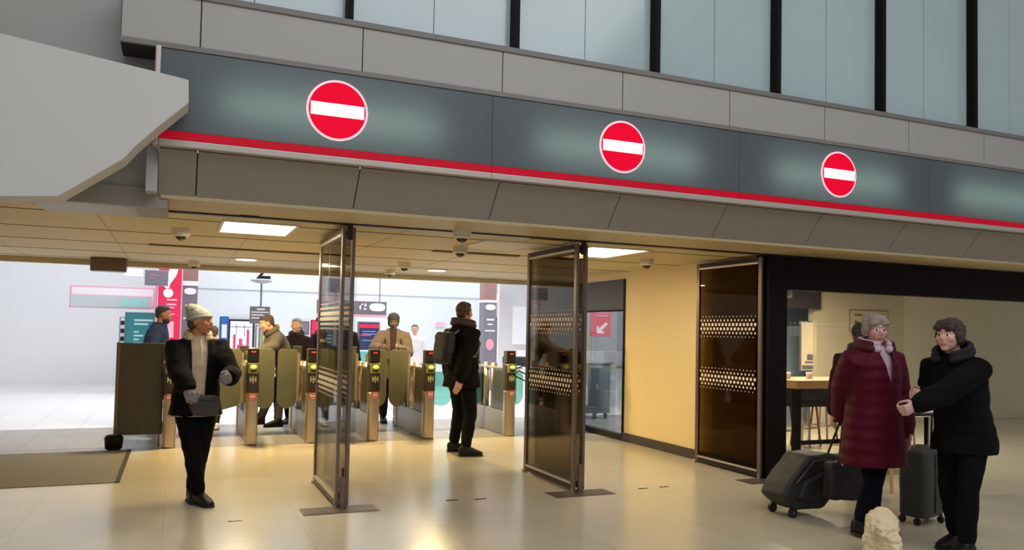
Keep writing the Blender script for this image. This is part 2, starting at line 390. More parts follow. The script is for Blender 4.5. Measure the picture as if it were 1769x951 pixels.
# dome cameras
dc = None
for px, py, lab in ((313, 396, 'white dome camera on the ceiling above the woman in the pale beanie'), (798, 399, 'dome camera at the canopy edge over the middle opening, nearest'),
                    (795, 427, 'dome camera on the ceiling just behind the nearest one over the middle opening'), (699, 455, 'small dome camera, right one of the far pair above the gates'),
                    (674, 467, 'small dome camera, farthest one at the ceiling edge'), (1117, 449, 'white dome camera beside the cream wall'), (336, 452, 'small dark dome camera at the ceiling edge at left')):
    l = floor_at(px, py, 2.312); l.z = 2.315
    if dc is None:
        dc = thing('dome_camera', lab, 'security camera', l, 0, 'dome cameras on the ceiling')
        MB().cyl((0, 0, -.05), (0, 0, 0), .075, .085, seg=28).build('base', M_plas, dc, smooth=False)
        b = MB().ball((0, 0, -.05), (.078, .078, .03), seg=24).build('collar', M_plas, dc, True)
        MB().ball((0, 0, -.058), (.052, .052, .05), seg=24).build('dome', M_dome, dc, True)
    else: dup(dc, l, 0, lab)

# ------------------------------------------------------------------ right hand wall, skirting, side window
s = MB().box(5.66, 6.70, 0, 5.82, 9.50, 2.33, m=M_cream)
s.box(5.66, 9.5, 2.22, 5.82, 12.1, 2.33, m=M_cream)
struct(s.build('wall_right'))
struct(MB().box(5.64, 6.70, 0, 5.66, 9.50, .115, bev=.003, m=M_base).build('baseboard_right'))
wn = struct(thing('window_1', 'black framed side window with dark header beyond the cream wall', 'window', (5.66, 9.5, 0)))
MB().box(-.005, 0, 1.80, .12, 2.6, 2.22).build('header', mat('charcoal_header', (70, 72, 80), .5), wn)
f = MB(); f.box(-.01, -.02, 0, .07, .03, 2.22); f.box(0, 1.5, .05, .06, 1.55, 1.8); f.box(0, 2.55, 0, .06, 2.6, 2.2); f.box(0, 0, 1.775, .06, 2.6, 1.80)
f.build('window_frame', M_black, wn)
MB().box(-.01, .03, 0, .07, 2.55, .08).build('sill', M_bronze_d, wn)
MB().box(.025, .03, .08, .035, 2.55, 1.775).build('glass_pane', M_gl_clear, wn)

# ------------------------------------------------------------------ glass door leaves
def dots(s, x, y0, y1, zc, pitch=.060):
    rows = ((.112, .007), (.070, .012), (.024, .019), (-.024, .018), (-.068, .013), (-.110, .007))
    n = int((y1-y0)/pitch)
    for ri, (dz, r) in enumerate(rows):
        for k in range(n):
            y = y0+pitch*(k+.5+(.5 if ri % 2 else 0))
            if y > y1: continue
            z = zc+dz
            a = [s.bm.verts.new((x, y+r*math.cos(PI/4*q+PI/8), z+r*math.sin(PI/4*q+PI/8))) for q in range(8)]
            b = [s.bm.verts.new((x-.0012, v.co.y, v.co.z)) for v in a]
            s.bm.faces.new(a); s.bm.faces.new(b)
            for q in range(8): s.bm.faces.new((a[q], a[(q+1) % 8], b[(q+1) % 8], b[q]))
DN = 0
def leaf(X, Y0, Y1, lab, tint=M_gl_door, hinge=.05, side=1, bands=True):
    global DN; DN += 1
    t = struct(thing('door_%d' % DN, lab, 'door', (X, Y0, 0)))
    L = Y1-Y0; T = .014
    f = MB(); f.box(-T, 0, .02, T, hinge, 2.285, bev=.003); f.build('stile', M_bronze, t)
    f = MB(); f.box(-T, L-.055, .02, T, L, 2.285, bev=.003); f.build('stile', M_bronze, t)
    f = MB(); f.box(-T, hinge, 2.235, T, L-.055, 2.285, bev=.003); f.build('top_rail', M_bronze_d, t)
    f = MB(); f.box(-T-.004, hinge, 2.215, T+.004, L-.055, 2.236); f.box(-T-.004, hinge, .070, T+.004, L-.055, .090); f.build('glazing_bead', M_rail, t)
    f = MB(); f.box(-T, hinge, .02, T, L-.055, .07, bev=.003); f.build('bottom_rail', M_bronze_d, t)
    MB().box(-.005, hinge, .085, .005, L-.055, 2.22).build('glass_pane', tint, t)
    if bands:
        d = MB(); dots(d, -.0055, hinge+.02, L-.07, 1.56); d.build('dot_band', M_frit, t, rec=False)
        d = MB(); dots(d, -.0055, hinge+.02, L-.07, .985); d.build('dot_band', M_frit, t, rec=False)
    MB().cyl((0, .03, -.0), (0, .03, .03), .016).build('floor_pivot', M_rail, t)
    MB().box(-.03, L-.02, .0, .03, L+.02, .035, bev=.004).build('floor_bolt', M_rail, t)
    return t
M_gl_light = glass('light_door_glass', (244, 241, 238), .18)
leaf(1.235, 6.53, 7.66, 'left leaf of the left glass door stack, seen nearly edge on', M_gl_light)
leaf(1.315, 6.53, 7.60, 'right leaf of the left glass door stack, with metal lower block', M_gl_light)
leaf(3.385, 6.53, 7.66, 'left leaf of the middle tinted glass door stack', M_gl_door)
leaf(3.475, 6.53, 7.62, 'right leaf of the middle tinted glass door stack', M_gl_door)
leaf(5.545, 6.56, 7.68, 'dark tinted glass door leaf folded back against the cream wall', glass('dark_door_glass', (172, 156, 118), .16))
for X, lab in ((1.275, 'left'), (3.43, 'middle')):
    t = thing('door_post_box', 'bronze pivot housing between the leaves of the %s glass door stack' % lab, 'door pivot', (X, 6.56, 0))
    MB().box(-.02, -.07, 2.18, .02, -.032, 2.30, bev=.004).build('head_block', M_bronze_d, t)
    MB().box(-.02, -.07, 0, .02, -.032, .26, bev=.006).build('foot_block', M_bronze, t)
    MB().cyl((0, -.05, .26), (0, -.05, .33), .01).build('lock_pin', M_bronze_d, t)
M_gl = None

# ------------------------------------------------------------------ shopfront (cafe) on the right
wn = struct(thing('window_3', 'dark framed cafe shopfront opening at right', 'window', (5.56, 6.50, 0)))
MB().box(0.02, 0, 0, .26, .20, 2.31, bev=.004).build('jamb', M_black, wn)
MB().box(.26, 0, 1.955, 6.2, .14, 2.31, bev=.003).build('header', M_black, wn)
MB().box(6.0, 0, 0, 6.2, .2, 1.955).build('jamb', M_black, wn)
MB().box(.26, .06, .0, 2.0, .07, 1.955).build('glass_pane', M_gl_cafe, wn)
d = MB()
for zc in (1.56,):
    for ri, (dz, r) in enumerate(((.05, .008), (0, .006), (-.03, .005))):
        for k in range(26):
            x = .30+k*.06; z = zc+dz
            a = [d.bm.verts.new((x+r*math.cos(PI/4*q), .0585, z+r*math.sin(PI/4*q))) for q in range(8)]; d.bm.faces.new(a)
d.build('dot_band', M_frit, wn, rec=False)
struct(MB().box(5.82, 6.7, 0, 5.9, 9.5, 2.9, m=mat('cafe_side_paint', (112, 124, 132), .6)).build('wall_cafe_side'))
s = MB().box(9.95, 10.4, 0, 20, 10.6, 2.9, m=mat('cafe_back_paint', (216, 206, 176), .6, noise_s=1.5, noise_a=.03))
s.box(8.0, 11.2, 0, 12.5, 11.3, 2.9, m=mat('cafe_blue', (150, 172, 190), .6)); s.box(5.9, 9.42, 0, 8.0, 9.5, 2.9, m=MATS['cafe_blue']); s.box(7.95, 9.5, 0, 8.0, 11.3, 2.9, m=MATS['cafe_blue'])
struct(s.build('wall_cafe_back'))
struct(MB().box(5.9, 6.65, 2.44, 20, 11.3, 2.55, m=mat('cafe_ceiling', (214, 208, 196), .6)).build('ceiling'))
s = MB().box(8.0, 10.3, 1.95, 9.95, 10.4, 2.44, m=mat('cafe_bulkhead', (58, 52, 56), .6))
struct(s.build('trim_6'), 'dark bulkhead over the back corner of the cafe', 'bulkhead')
t = thing('cafe_light', 'pale slim light fitting inside the top left of the cafe opening', 'ceiling light', (6.5, 7.6, 2.44))
MB().box(-.5, -.03, -.035, .5, .03, 0, bev=.005).build('body', M_plas, t); MB().box(-.48, -.022, -.045, .48, .022, -.034).build('diffuser', M_lamp, t)
area('lamp', (0, 0, -.06), 1, 30, (1, .88, .7), parent=t, size_y=.1)
t = thing('cafe_light', 'added long ceiling light brightening the cafe interior, hidden by the header', 'ceiling light', (8.3, 8.9, 2.44))  # unseen fitting added to lift the light inside the cafe
MB().box(-.6, -.05, -.035, .6, .05, 0, bev=.005).build('body', M_plas, t); MB().box(-.58, -.04, -.045, .58, .04, -.034).build('diffuser', M_lamp, t)
area('lamp', (0, 0, -.06), 1.2, 140, (1, .88, .68), parent=t, size_y=.1)
t = thing('security_sensor', 'small grey square sensor box at the top left corner of the cafe glass', 'sensor', (5.86, 6.6, 1.88))
MB().box(0, 0, -.005, .12, .05, .09, bev=.006).build('body', M_plas, t); MB().cyl((.06, -.004, .03), (.06, 0, .03), .015).build('lens', mat('grey_plastic', (150, 150, 150), .4), t)
# poster/screen glowing at back left of cafe
def panel(name, lab, cat, x0, y0, x1, y1, Y, d=.05, face=None, frame=None, fr=.03, emit=0):
    xm, ym = (x0+x1)/2, (y0+y1)/2
    a = at(x0, ym, Y).x; b = at(x1, ym, Y).x; zt = at(xm, y0, Y).z; zb = at(xm, y1, Y).z
    t = thing(name, lab, cat, (a, Y, zb))
    w, h = b-a, zt-zb
    MB().box(0, 0, 0, w, d, h, bev=min(.008, d*.2)).build('frame', frame or M_gate2, t)
    MB().box(fr, -.006, fr, w-fr, .002, h-fr).build('face', face, t)
    return t, w, h
def bars(t, w, h, rows, m, name='text_lines'):             # rows: (x0,x1,z0,z1) fractions
    s = MB()
    for a, b, c, d in rows: s.box(a*w, -.012, c*h, b*w, -.005, d*h)
    return s.build(name, m, t)
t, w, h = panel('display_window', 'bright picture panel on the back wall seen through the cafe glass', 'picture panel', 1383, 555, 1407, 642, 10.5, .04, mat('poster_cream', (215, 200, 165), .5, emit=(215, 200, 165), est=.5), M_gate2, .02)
bars(t, w, h, ((.1, .95, .04, .12), (.3, .95, .16, .2), (.45, .95, .22, .34)), mat('poster_slate', (120, 122, 128), .5), 'picture_shapes')
t, w, h = panel('picture_frame', 'thin framed pale notice on the cafe wall behind the burgundy coat', 'picture', 1468, 536, 1535, 575, 10.38, .02, mat('notice_cream', (214, 198, 160), .5), mat('thin_frame', (150, 140, 118), .5), .02)
bars(t, w, h, ((.12, .3, .72, .8), (.12, .2, .4, .5)), M_bronze)

# tables
def table(x, y, z, lx, ly, lab, topc, ped=False):
    t = thing('cafe_table', lab, 'table', (x, y, 0), 0)
    MB().box(0, 0, z-.10, lx, ly, z, bev=.008).build('tabletop', topc, t)
    MB().box(.05, .05, z-.32, lx-.05, ly-.05, z-.10).build('apron', M_bronze_d, t)
    for a in (.04, lx-.12):
        for b in (.04, ly-.12): MB().box(a, b, 0, a+.08, b+.08, z-.10, bev=.005).build('leg', M_black, t)
    MB().box(.06, .07, .18, lx-.06, .10, .23).build('stretcher', M_black, t)
    return t
M_wood = mat('table_wood', (205, 150, 88), .4, noise_s=6, noise_a=.2, stretch=(1, 8, 8))
table(6.72, 7.35, .95, 1.6, .75, 'high cafe table with thick orange wooden top behind the suitcase', M_wood)
t = thing('cafe_table', 'square dark pedestal table at far right in front of the cafe glass', 'table', (7.15, 5.9, 0))
MB().box(-.4, -.3, .70, .5, .4, .735, bev=.006).build('tabletop', M_bronze_d, t); MB().cyl((.05, .05, .03), (.05, .05, .70), .04).build('pedestal', M_black, t); MB().cyl((.05, .05, 0), (.05, .05, .03), .24, .2, seg=28).build('base', M_black, t)
tg = tag(MB().box(6.80, 5.70, .735, 7.07, 5.86, .742).box(6.82, 5.72, .742, 7.05, 5.84, .746).build('menu_card', M_white), 'white menu card lying on the dark table at far right', 'menu')
for k, (x, y, c) in enumerate(((6.95, 7.75, (235, 225, 215)), (7.25, 7.7, (240, 240, 240)))):
    s = MB().rings([((x, y, z), (r, 0, 0), (0, r, 0)) for z, r in ((.95, .03), (.955, .035), (1.0, .04), (1.03, .042), (1.03, .036), (.965, .03))], seg=20, m=M_white)
    o = s.build('coffee_cup', None, None, True); tag(o, '%s white cup on the orange wooden cafe table' % ('left' if k == 0 else 'right'), 'cup')
# stools / chairs in the cafe
def stool(x, y, rz, lab):
    t = thing('bar_stool', lab, 'stool', (x, y, 0), rz, 'bar stools by the high table')
    MB().cyl((0, 0, .66), (0, 0, .70), .17, .16, seg=28).build('seat', mat('red_brown_wood', (120, 66, 48), .4, noise_s=8), t)
    for a in range(4):
        c, q = math.cos(a*PI/2+PI/4), math.sin(a*PI/2+PI/4)
        MB().cyl((c*.20, q*.20, 0), (c*.12, q*.12, .665), .014, seg=10).build('leg', MATS['red_brown_wood'] if a % 2 else M_steel, t)
    r = MB()
    for a in range(4):
        c, q = math.cos(a*PI/2+PI/4)*.175, math.sin(a*PI/2+PI/4)*.175; c2, q2 = math.cos(a*PI/2+PI*.75)*.175, math.sin(a*PI/2+PI*.75)*.175
        r.cyl((c, q, .24), (c2, q2, .24), .009, seg=8)
    r.build('footrest', M_steel, t)
    return t
for x, y, lab in ((7.32, 8.30, 'bar stool seen just left of the high table by the cafe glass'), (7.9, 8.45, 'bar stool behind the high table on its left half'), (8.35, 8.6, 'bar stool behind the high table on its right half')): stool(x, y, .3, lab)
t = thing('cafe_chair', 'brown wooden cafe chair behind the burgundy coat at lower right', 'chair', (6.35, 5.85, 0), .5)
for (a, b) in ((-.18, -.18), (.18, -.18), (-.18, .18), (.18, .18)): MB().tube([(a*1.1, b*1.1, .01), (a, b, .44)], .016, 10).build('leg', M_wood, t, True)
MB().box(-.2, -.2, .44, .2, .2, .475, bev=.012).build('seat', M_wood, t)
b = MB(); b.tube([(-.18, .2, .45), (-.19, .24, .82), (0, .27, .88), (.19, .24, .82), (.18, .2, .45)], .015, 10); b.tube([(-.19, .24, .7), (0, .27, .72), (.19, .24, .7)], [(.012, .03)]*3, 10); b.build('backrest', M_wood, t, True)

# ------------------------------------------------------------------ ticket gates
M_dark = mat('reader_black', (30, 28, 24), .3)
M_green = mat('gate_green_light', (190, 205, 90), .4, emit=(215, 235, 120), est=.75)
M_redl = mat('gate_red_light', (190, 70, 50), .4, emit=(235, 80, 50), est=.5)
M_arrow = mat('gate_arrow_white', (225, 225, 180), .5)
M_stick = mat('red_sticker', (205, 70, 55), .5)
def make_gate(lab, wide=False):
    t = thing('ticket_gate', lab, 'ticket gate', (0, 0, 0), 0, 'ticket gates across the hall')
    w = .075
    MB().rings([((0, .085, z), (w, 0, 0), (0, .085, 0)) for z in (0, .03, .6, .64)], seg=32, pw=3.2).build('front_post', M_steel, t, True)
    s = MB().rings([((0, .10, z), (w+.004, 0, 0), (0, .10, 0)) for z in (.64, .66, .98, 1.0)], seg=32, pw=4); s.build('reader_housing', M_gate, t, True)
    s = MB().box(-.07, .02, .96, .07, .20, 1.02, bev=.02); s.build('reader_neck', M_dark, t)
    rd = MB().box(-.062, -.022, .885, .062, .03, 1.01, bev=.012).build('card_reader', mat('reader_lime', (148, 150, 84), .35), t)
    MB().rings([((0, y, .965), (.042, 0, 0), (0, 0, .026)) for y in (-.0265, -.021)], seg=24).build('reader_target', M_green, rd, True)
    MB().rings([((0, y, .912), (.04, 0, 0), (0, 0, .014)) for y in (-.0265, -.021)], seg=24).build('reader_slot', M_dark, rd, True)
    s = MB().box(-.068, .03, 1.02, .068, .16, 1.19, bev=.012); tp = s.build('display_head', M_gate, t)
    MB().box(-.052, .022, 1.12, .052, .031, 1.175).build('display', M_dark, tp)
    MB().box(-.03, .016, 1.135, .03, .0225, 1.16).build('display_light', M_redl, tp)
    a = MB(); a.box(-.038, -.009, .80, .038, -.002, .815); a.box(-.038, -.009, .775, -.025, -.002, .84); a.box(.025, -.009, .775, .038, -.002, .84); a.box(-.006, -.009, .76, .006, -.002, .85); a.build('direction_marks', M_arrow, t)
    a = MB().box(-.045, -.011, .555, .045, -.001, .645, m=M_stick); a.box(-.034, -.014, .588, .034, -.0105, .612, m=M_white); a.box(-.034, -.014, .625, .034, -.0105, .632, m=M_white); a.box(-.034, -.014, .566, .034, -.0105, .573, m=M_white); a.build('no_entry_sticker', parent=t)
    # side body
    s = MB().box(-.055, .17, .0, .055, 1.5, .34, bev=.01); s.build('plinth', M_gate2, t)
    s = MB().box(-.05, .17, .34, .05, .62, .92, bev=.015); s.build('side_cabinet', M_gate, t)
    s = MB().box(-.05, 1.05, .34, .05, 1.5, .92, bev=.015); s.build('side_cabinet', M_gate, t)
    s = MB().cyl((0, .68, .34), (0, .68, 1.0), .045, seg=20).cyl((0, .98, .34), (0, .98, 1.0), .045, seg=20); s.build('paddle_spindle', M_steel, t, True)
    s = MB().box(-.075, 1.5, 0, .075, 1.66, .64, bev=.03); s.build('rear_post', M_steel, t)
    s = MB().box(-.072, 1.44, .64, .072, 1.66, 1.0, bev=.02).box(-.06, 1.46, 1.0, .06, 1.6, 1.19, bev=.01); s.build('rear_head', M_gate, t)
    s = MB().box(-.045, .17, .92, .045, 1.5, .95, bev=.01); s.build('handrail', M_steel, t)
    return t
gx = [-.04, .885, 1.61, 2.40, 3.15, 4.33, 5.44]
labs = ['ticket gate post beside the dark screen, half hidden by the woman in the beanie', 'ticket gate just right of the woman in the beanie', 'ticket gate just left of the left glass door stack',
        'ticket gate just right of the left glass door stack', 'ticket gate left of the man with the backpack', 'ticket gate right of the man with the backpack, with pale metal side', 'ticket gate behind the middle glass door next to the side window']
g0 = make_gate(labs[0]); g0.location = (gx[0], 10.3, 0)
for x, l in list(zip(gx, labs))[1:]: dup(g0, (x, 10.3, 0), 0, l)
def paddle(x, side, w, lab, m, z0=.36, z1=1.17):
    # a barrier flap hinged on the cabinet, rounded lower and upper free corners
    t = thing('gate_paddle', lab, 'gate paddle', (x, 10.3+.83, 0), 0, 'gate paddles')
    n = 8; pts = []; r = min(.14, w*.6)
    pts += [(0, 0, z0+.12), (.05, 0, z0+.05)]
    for k in range(n+1): a = -PI/2+PI/2*k/n; pts.append((w-r+r*math.cos(a), 0, z0+r+r*math.sin(a)))
    r = .07
    for k in range(n+1): a = PI/2*k/n; pts.append((w-r+r*math.cos(a), 0, z1-r+r*math.sin(a)))
    pts += [(.04, 0, z1-.01), (0, 0, z1-.06)]
    pts = [(p[0]*side, p[1], p[2]) for p in pts]
    MB().prism(pts, (0, .018, 0), bev=.004, seg=2).build('flap', m, t)
    MB().cyl((0, .009, z0+.1), (0, .009, z1-.06), .022).build('hinge_tube', M_steel, t)
pn = ['left of the woman in the beanie', 'under the raised hand of the woman in the beanie', 'in front of the bending man, left one', 'in front of the bending man, right one', 'left one behind the left glass door stack', 'right one behind the left glass door stack',
      'left one in front of the person in the tan coat', 'right one in front of the person in the tan coat', 'teal glass one left of the man with the backpack', 'teal glass one hidden mostly by the man with the backpack',
      'teal glass one just left of the middle glass door', 'teal glass one behind the middle glass door']
for k in range(6):
    gap = gx[k+1]-gx[k]; tealy = k >= 4; w = gap/2-.075-.016
    for j, (x, sd) in enumerate(((gx[k]+.073, 1), (gx[k+1]-.073, -1))):
        paddle(x, sd, w, ('rounded %s gate paddle ' % ('clear teal' if tealy else 'olive')) + pn[2*k+j].replace('teal glass one ', ''), M_gl_teal if tealy else M_paddle, .36, .86 if tealy else 1.17)
# dark screen at left of the gates
t = thing('screen_panel', 'large dark grey screen panel at left in front of the person in blue', 'screen panel', (-.62, 10.55, 0))
MB().box(.02, 0, .14, .50, .03, 1.235, bev=.006).build('panel', M_screen, t)
for x in (.04, .46): MB().cyl((x, .015, 0), (x, .015, .15), .016).build('foot', M_steel, t)
MB().box(-.02, -.02, 0, .02, .04, 1.24, bev=.004).build('post', M_bronze, t)
t = thing('waste_bin', 'small dark rounded bin at the far left behind the gate line', 'bin', (-.62, 10.45, 0))
MB().rings([((0, -.1, z), (r, 0, 0), (0, r, 0)) for z, r in ((0, .06), (.02, .09), (.14, .10), (.17, .08))], seg=24).build('body', M_black, t, True)
MB().cyl((0, -.1, .17), (0, -.1, .18), .05).build('lid', M_gate, t)
t = thing('hanging_box', 'dark grey box hanging from the ceiling edge at far left', 'sign box', (-.75, 11.6, 2.14))
MB().box(-.3, 0, 0, .12, .25, .17, bev=.006).build('box', M_bronze, t); MB().cyl((-.1, .12, .17), (-.1, .12, .19), .02).build('stem', M_steel, t)

# ------------------------------------------------------------------ far concourse
BW = 20.0
M_fw = mat('pale_blue_wall', (206, 211, 216), .5, noise_s=.6, noise_a=.04)
s = MB().box(.40, BW, 0, 7.6, BW+.3, 7, m=M_fw)
s.box(-7, BW+2, 0, .4, BW+2.2, 7, m=M_white); s.box(7.6, BW+2, 0, 17, BW+2.2, 7, m=M_white); s.box(-6.2, 12, 0, -6, BW+2, 7, m=M_white); s.box(15.8, 12.1, 0, 16, BW+2, 7, m=M_white)
zs = at(600, 508, BW).z
s.box(.40, BW-.012, zs-.012, 7.6, BW, zs+.012, m=mat('wall_seam', (165, 172, 182), .5)); s.box(4.1, BW-.01, 0, 4.12, BW, 7, m=MATS['wall_seam'])
struct(s.build('wall_back'))
struct(MB().box(5.9, 12.1, 2.4, 15.8, 12.3, 6, m=M_fw).box(5.9, 12.1, 0, 5.96, 12.3, 2.5, m=M_fw).build('wall_far_right'))
M_grey = mat('sign_grey', (118, 112, 122), .5); M_brown = mat('column_brown', (148, 110, 106), .5); M_pink = mat('pink_line', (226, 170, 190), .5)
M_tx = mat('sign_text_white', (240, 238, 240), .5); M_teal = mat('teal_poster', (40, 122, 130), .5, noise_s=3, noise_a=.25)
M_bred = mat('banner_red', (228, 36, 84), .5); M_dk = mat('navy_display', (40, 52, 92), .4, noise_s=4, noise_a=.5); M_yel = mat('yellow_board', (232, 220, 60), .5)
M_ink = mat('black_ink', (25, 25, 28), .5); M_blue = mat('blue_machine', (40, 110, 190), .4)
# left shop fascia
t, w, h = panel('shop_fascia', 'long white shop fascia with pink edge lines at far left behind the gates', 'shop front', 120, 495, 268, 532, 19.2, .4, M_white, M_pink, .04)
t, w, h = panel('shop_sign', 'grey shop sign band with glowing teal lettering at far left', 'sign', 120, 510, 262, 533, 19.1, .08, mat('sign_pale', (190, 200, 205), .4), M_pink, .02)
bars(t, w, h, [(.62+.055*k, .655+.055*k, .2, .62+.2*(k % 2)) for k in range(6)], mat('teal_letters', (120, 190, 185), .4, emit=(120, 190, 185), est=.4), 'letter_shapes')
t, w, h = panel('ceiling_lamp_box', 'bright white light box glowing near the ceiling at far left', 'light', 214, 465, 247, 478, 18, .12, M_lamp_c, M_white, .02)
t, w, h = panel('teal_poster', 'tall teal poster board with pale lines behind the person in blue', 'poster', 214, 540, 268, 650, 18.6, .08, M_teal, mat('teal_frame', (70, 110, 120), .4), .04)
bars(t, w, h, [(.3, .9, .86, .89), (.3, .75, .80, .83)]+[(.3, .45+.3*random.random(), .2+.06*k, .225+.06*k) for k in range(9)], mat('pale_teal_text', (170, 215, 215), .5))
t, w, h = panel('notice_stand', 'small white leaflet rack at far left edge', 'rack', 205, 548, 216, 640, 18.9, .15, M_white, M_grey, .02)
bars(t, w, h, [(.2, .8, .1+.15*k, .18+.15*k) for k in range(6)], M_ink)
# red banner
t, w, h = panel('red_banner', 'tall red banner with a large white curved symbol above the person in blue', 'banner', 272, 440, 312, 640, 18.0, .06, M_bred, M_bred, .02)
text_obj('symbol', '?', 1.0, (w*.46, -.012, at(290, 486, 18).z-at(290, 640, 18).z), UP, M_tx, t, off=.035)
bars(t, w, h, [(.38, .85, .600, .615), (.38, .8, .560, .575), (.38, .72, .535, .547), (.4, .75, .48, .49), (.1, .5, .1, .35), (.45, .72, .28, .42)], mat('banner_pink', (245, 175, 195), .5))
t = thing('standing_sign', 'small grey information sign on a pale pole in front of the red banner', 'sign', at(272, 600, 15.5)); p = at(272, 480, 15.5); t.location = (p.x, 15.5, 0)
a, b = at(250, 480, 15.5).x-p.x, at(291, 480, 15.5).x-p.x; z0, z1 = at(270, 494, 15.5).z, at(270, 467, 15.5).z
MB().box(a, 0, z0, b, .05, z1, bev=.01).build('frame', mat('frame_lilac', (160, 150, 172), .4), t); MB().box(a+.03, -.004, z0+.03, b-.03, .001, z1-.03).build('face', mat('lilac_face', (150, 146, 165), .4), t)
MB().cyl((0, .025, 0), (0, .025, z0), .02).build('pole', M_pink, t); MB().cyl((0, .025, 0), (0, .025, .03), .2, seg=28).build('base', M_grey, t)
MB().box(a+.08, -.008, z1-.1, b-.15, -.003, z1-.08).box(a+.08, -.008, z1-.15, b-.22, -.003, z1-.135).build('text_lines', M_pink, t)
# columns with boards
def column_sign(name, lab, x0, x1, y0, y1, Y, oval):
    xm = (x0+x1)/2; a = at(x0, 520, Y).x; b = at(x1, 520, Y).x; t = thing(name, lab, 'column', (a, Y, 0)); w = b-a
    zj0, zj1 = at(xm, y1, Y).z, at(xm, y0, Y).z
    MB().box(0, 0, zj1, w, .35, 4.5).build('upper_cladding', M_brown, t)
    MB().box(-.01, -.01, zj0, w+.01, .36, zj1).build('light_ring', M_white, t)
    MB().box(0, 0, 0, w, .35, zj0).build('lower_cladding', M_grey, t)
    zt = zj0
    s = MB().rings([((w/2, y, zt-.12), (w*.40, 0, 0), (0, 0, .07)) for y in (-.012, 0)], seg=28, pw=2.6); s.build('oval_plate', M_tx, t)
    MB().box(w*.2, -.006, zt-.45, w*.8, 0, zt-.41).box(w*.3, -.006, zt-.56, w*.7, 0, zt-.53).box(w*.1, -.006, zt-.72, w*.9, 0, zt-.69).build('text_lines', M_tx, t)
    return t, w, zt
column_sign('clad_column', 'brown and grey clad column with oval plate just right of the red banner', 315, 341, 486, 494, 18.5, 1)
t, w, zt = column_sign('clad_column', 'brown and grey clad column right of the man with the backpack', 837, 858, 519, 523, 18.5, 1)
s = MB().rings([((w/2, y, zt-1.05), (w*.32, 0, 0), (0, 0, .14)) for y in (-.012, 0)], seg=28); s.build('round_notice', mat('notice_pink', (230, 150, 160), .5), t)
# platform number above wall
t = thing('platform_sign', 'slim pole with flat cap and grey notice board, black 2 above it', 'sign', (at(452, 485, 16).x, 16, 0)); zc = at(452, 486, 16).z; zb0, zb1 = at(450, 560, 16).z, at(450, 530, 16).z
MB().cyl((0, 0, 0), (0, 0, zc), .018).build('pole', M_gate2, t); MB().rings([((0, 0, z), (r, 0, 0), (0, r*.6, 0)) for z, r in ((zc-.05, .06), (zc-.01, .2), (zc+.03, .2))], seg=28).build('cap', mat('cap_grey', (178, 182, 188), .4), t, True)
bd = MB().box(-.2, -.05, zb0, .17, -.01, zb1, bev=.008).build('notice_board', M_grey, t)
s = MB(); s.box(-.07, -.056, zb1-.07, .07, -.049, zb1-.04)
for k in range(3): s.box(-.17, -.056, zb1-.12-.055*k, .14, -.049, zb1-.10-.055*k)
s.build('text_lines', M_tx, bd)
text_obj('platform_number', '2', .62, (.03, 0, zc+.23), UP, M_ink, t, ext=.01)
# background opening and boards
t, w, h = panel('display_window', 'black framed bright shop display window with a red figure behind the gates', 'shop window', 393, 552, 439, 640, BW-.1, .1, mat('display_bright', (225, 225, 235), .4, emit=(235, 235, 245), est=.35), M_ink, .05)
bars(t, w, h, ((.35, .62, .35, .5), (.42, .55, .5, .62), (.2, .3, .4, .7), (.7, .8, .3, .8)), mat('display_red', (205, 70, 110), .5), 'display_shapes')
bars(t, w, h, ((.1, .9, .84, .86), (.3, .33, .7, .9), (.6, .63, .66, .9), (.82, .84, .3, .75)), mat('display_grey', (140, 145, 158), .5), 'display_rails')
t, w, h = panel('ticket_machine', 'narrow blue machine just right of the woman in the beanie', 'machine', 379, 547, 394, 640, 17, .3, M_blue, mat('blue_dark', (30, 80, 150), .4), .02)
MB().box(w*.2, -.012, h*.6, w*.8, -.005, h*.85).build('screen', M_white, t)
t, w, h = panel('yellow_board', 'yellow poster board behind the bending man', 'poster', 453, 560, 482, 650, 18, .05, M_yel, mat('board_pale', (225, 222, 232), .5), .0)
t, w, h = panel('pale_board', 'pale striped board between the grey notice and the yellow poster', 'poster', 440, 562, 453, 650, 17.9, .05, M_white, M_grey, .03)
bars(t, w, h, ((.4, .6, .0, .95),), mat('board_lilac', (150, 140, 165), .5))
t, w, h = panel('wall_notice', 'small dark wall notice with white mark right of the grey haired person', 'notice', 520, 556, 534, 578, BW-.06, .04, M_grey, M_ink, .02)
t, w, h = panel('red_poster', 'red poster board behind the left glass door stack', 'poster', 536, 553, 556, 625, 19, .06, M_bred, mat('deep_red', (160, 20, 60), .5), .03)
bars(t, w, h, ((.2, .5, .2, .4), (.3, .6, .4, .55)), M_tx)
t, w, h = panel('direction_sign', 'grey hanging direction sign with white oval behind the left glass door stack', 'sign', 548, 520, 668, 543, 17.5, .10, M_grey, M_grey, .01)
s = MB().rings([((w*.86, y, h*.56), (w*.115, 0, 0), (0, 0, h*.30)) for y in (-.016, -.004)], seg=32, pw=2.8); s.build('oval_plate', M_tx, t)
bars(t, w, h, ((.80, .92, .50, .62),), M_gate2, 'oval_text'); 
s = MB(); s.box(.60*w, -.014, .35*h, .62*w, -.005, .8*h); s.box(.60*w, -.014, .7*h, .65*w, -.005, .8*h); s.box(.66*w, -.014, .35*h, .70*w, -.005, .48*h); s.box(.67*w, -.014, .6*h, .70*w, -.005, .8*h); s.box(.05*w, -.014, .3*h, .3*w, -.005, .75*h); s.build('letter_shapes', M_tx, t)
MB().box(0, -.012, -.06, w, .08, -.0).build('pink_edge', M_pink, t)
for fx in (.1, .9): MB().cyl((w*fx, .05, h), (w*fx, .05, h+2.2), .012).build('hanger', M_gate2, t)
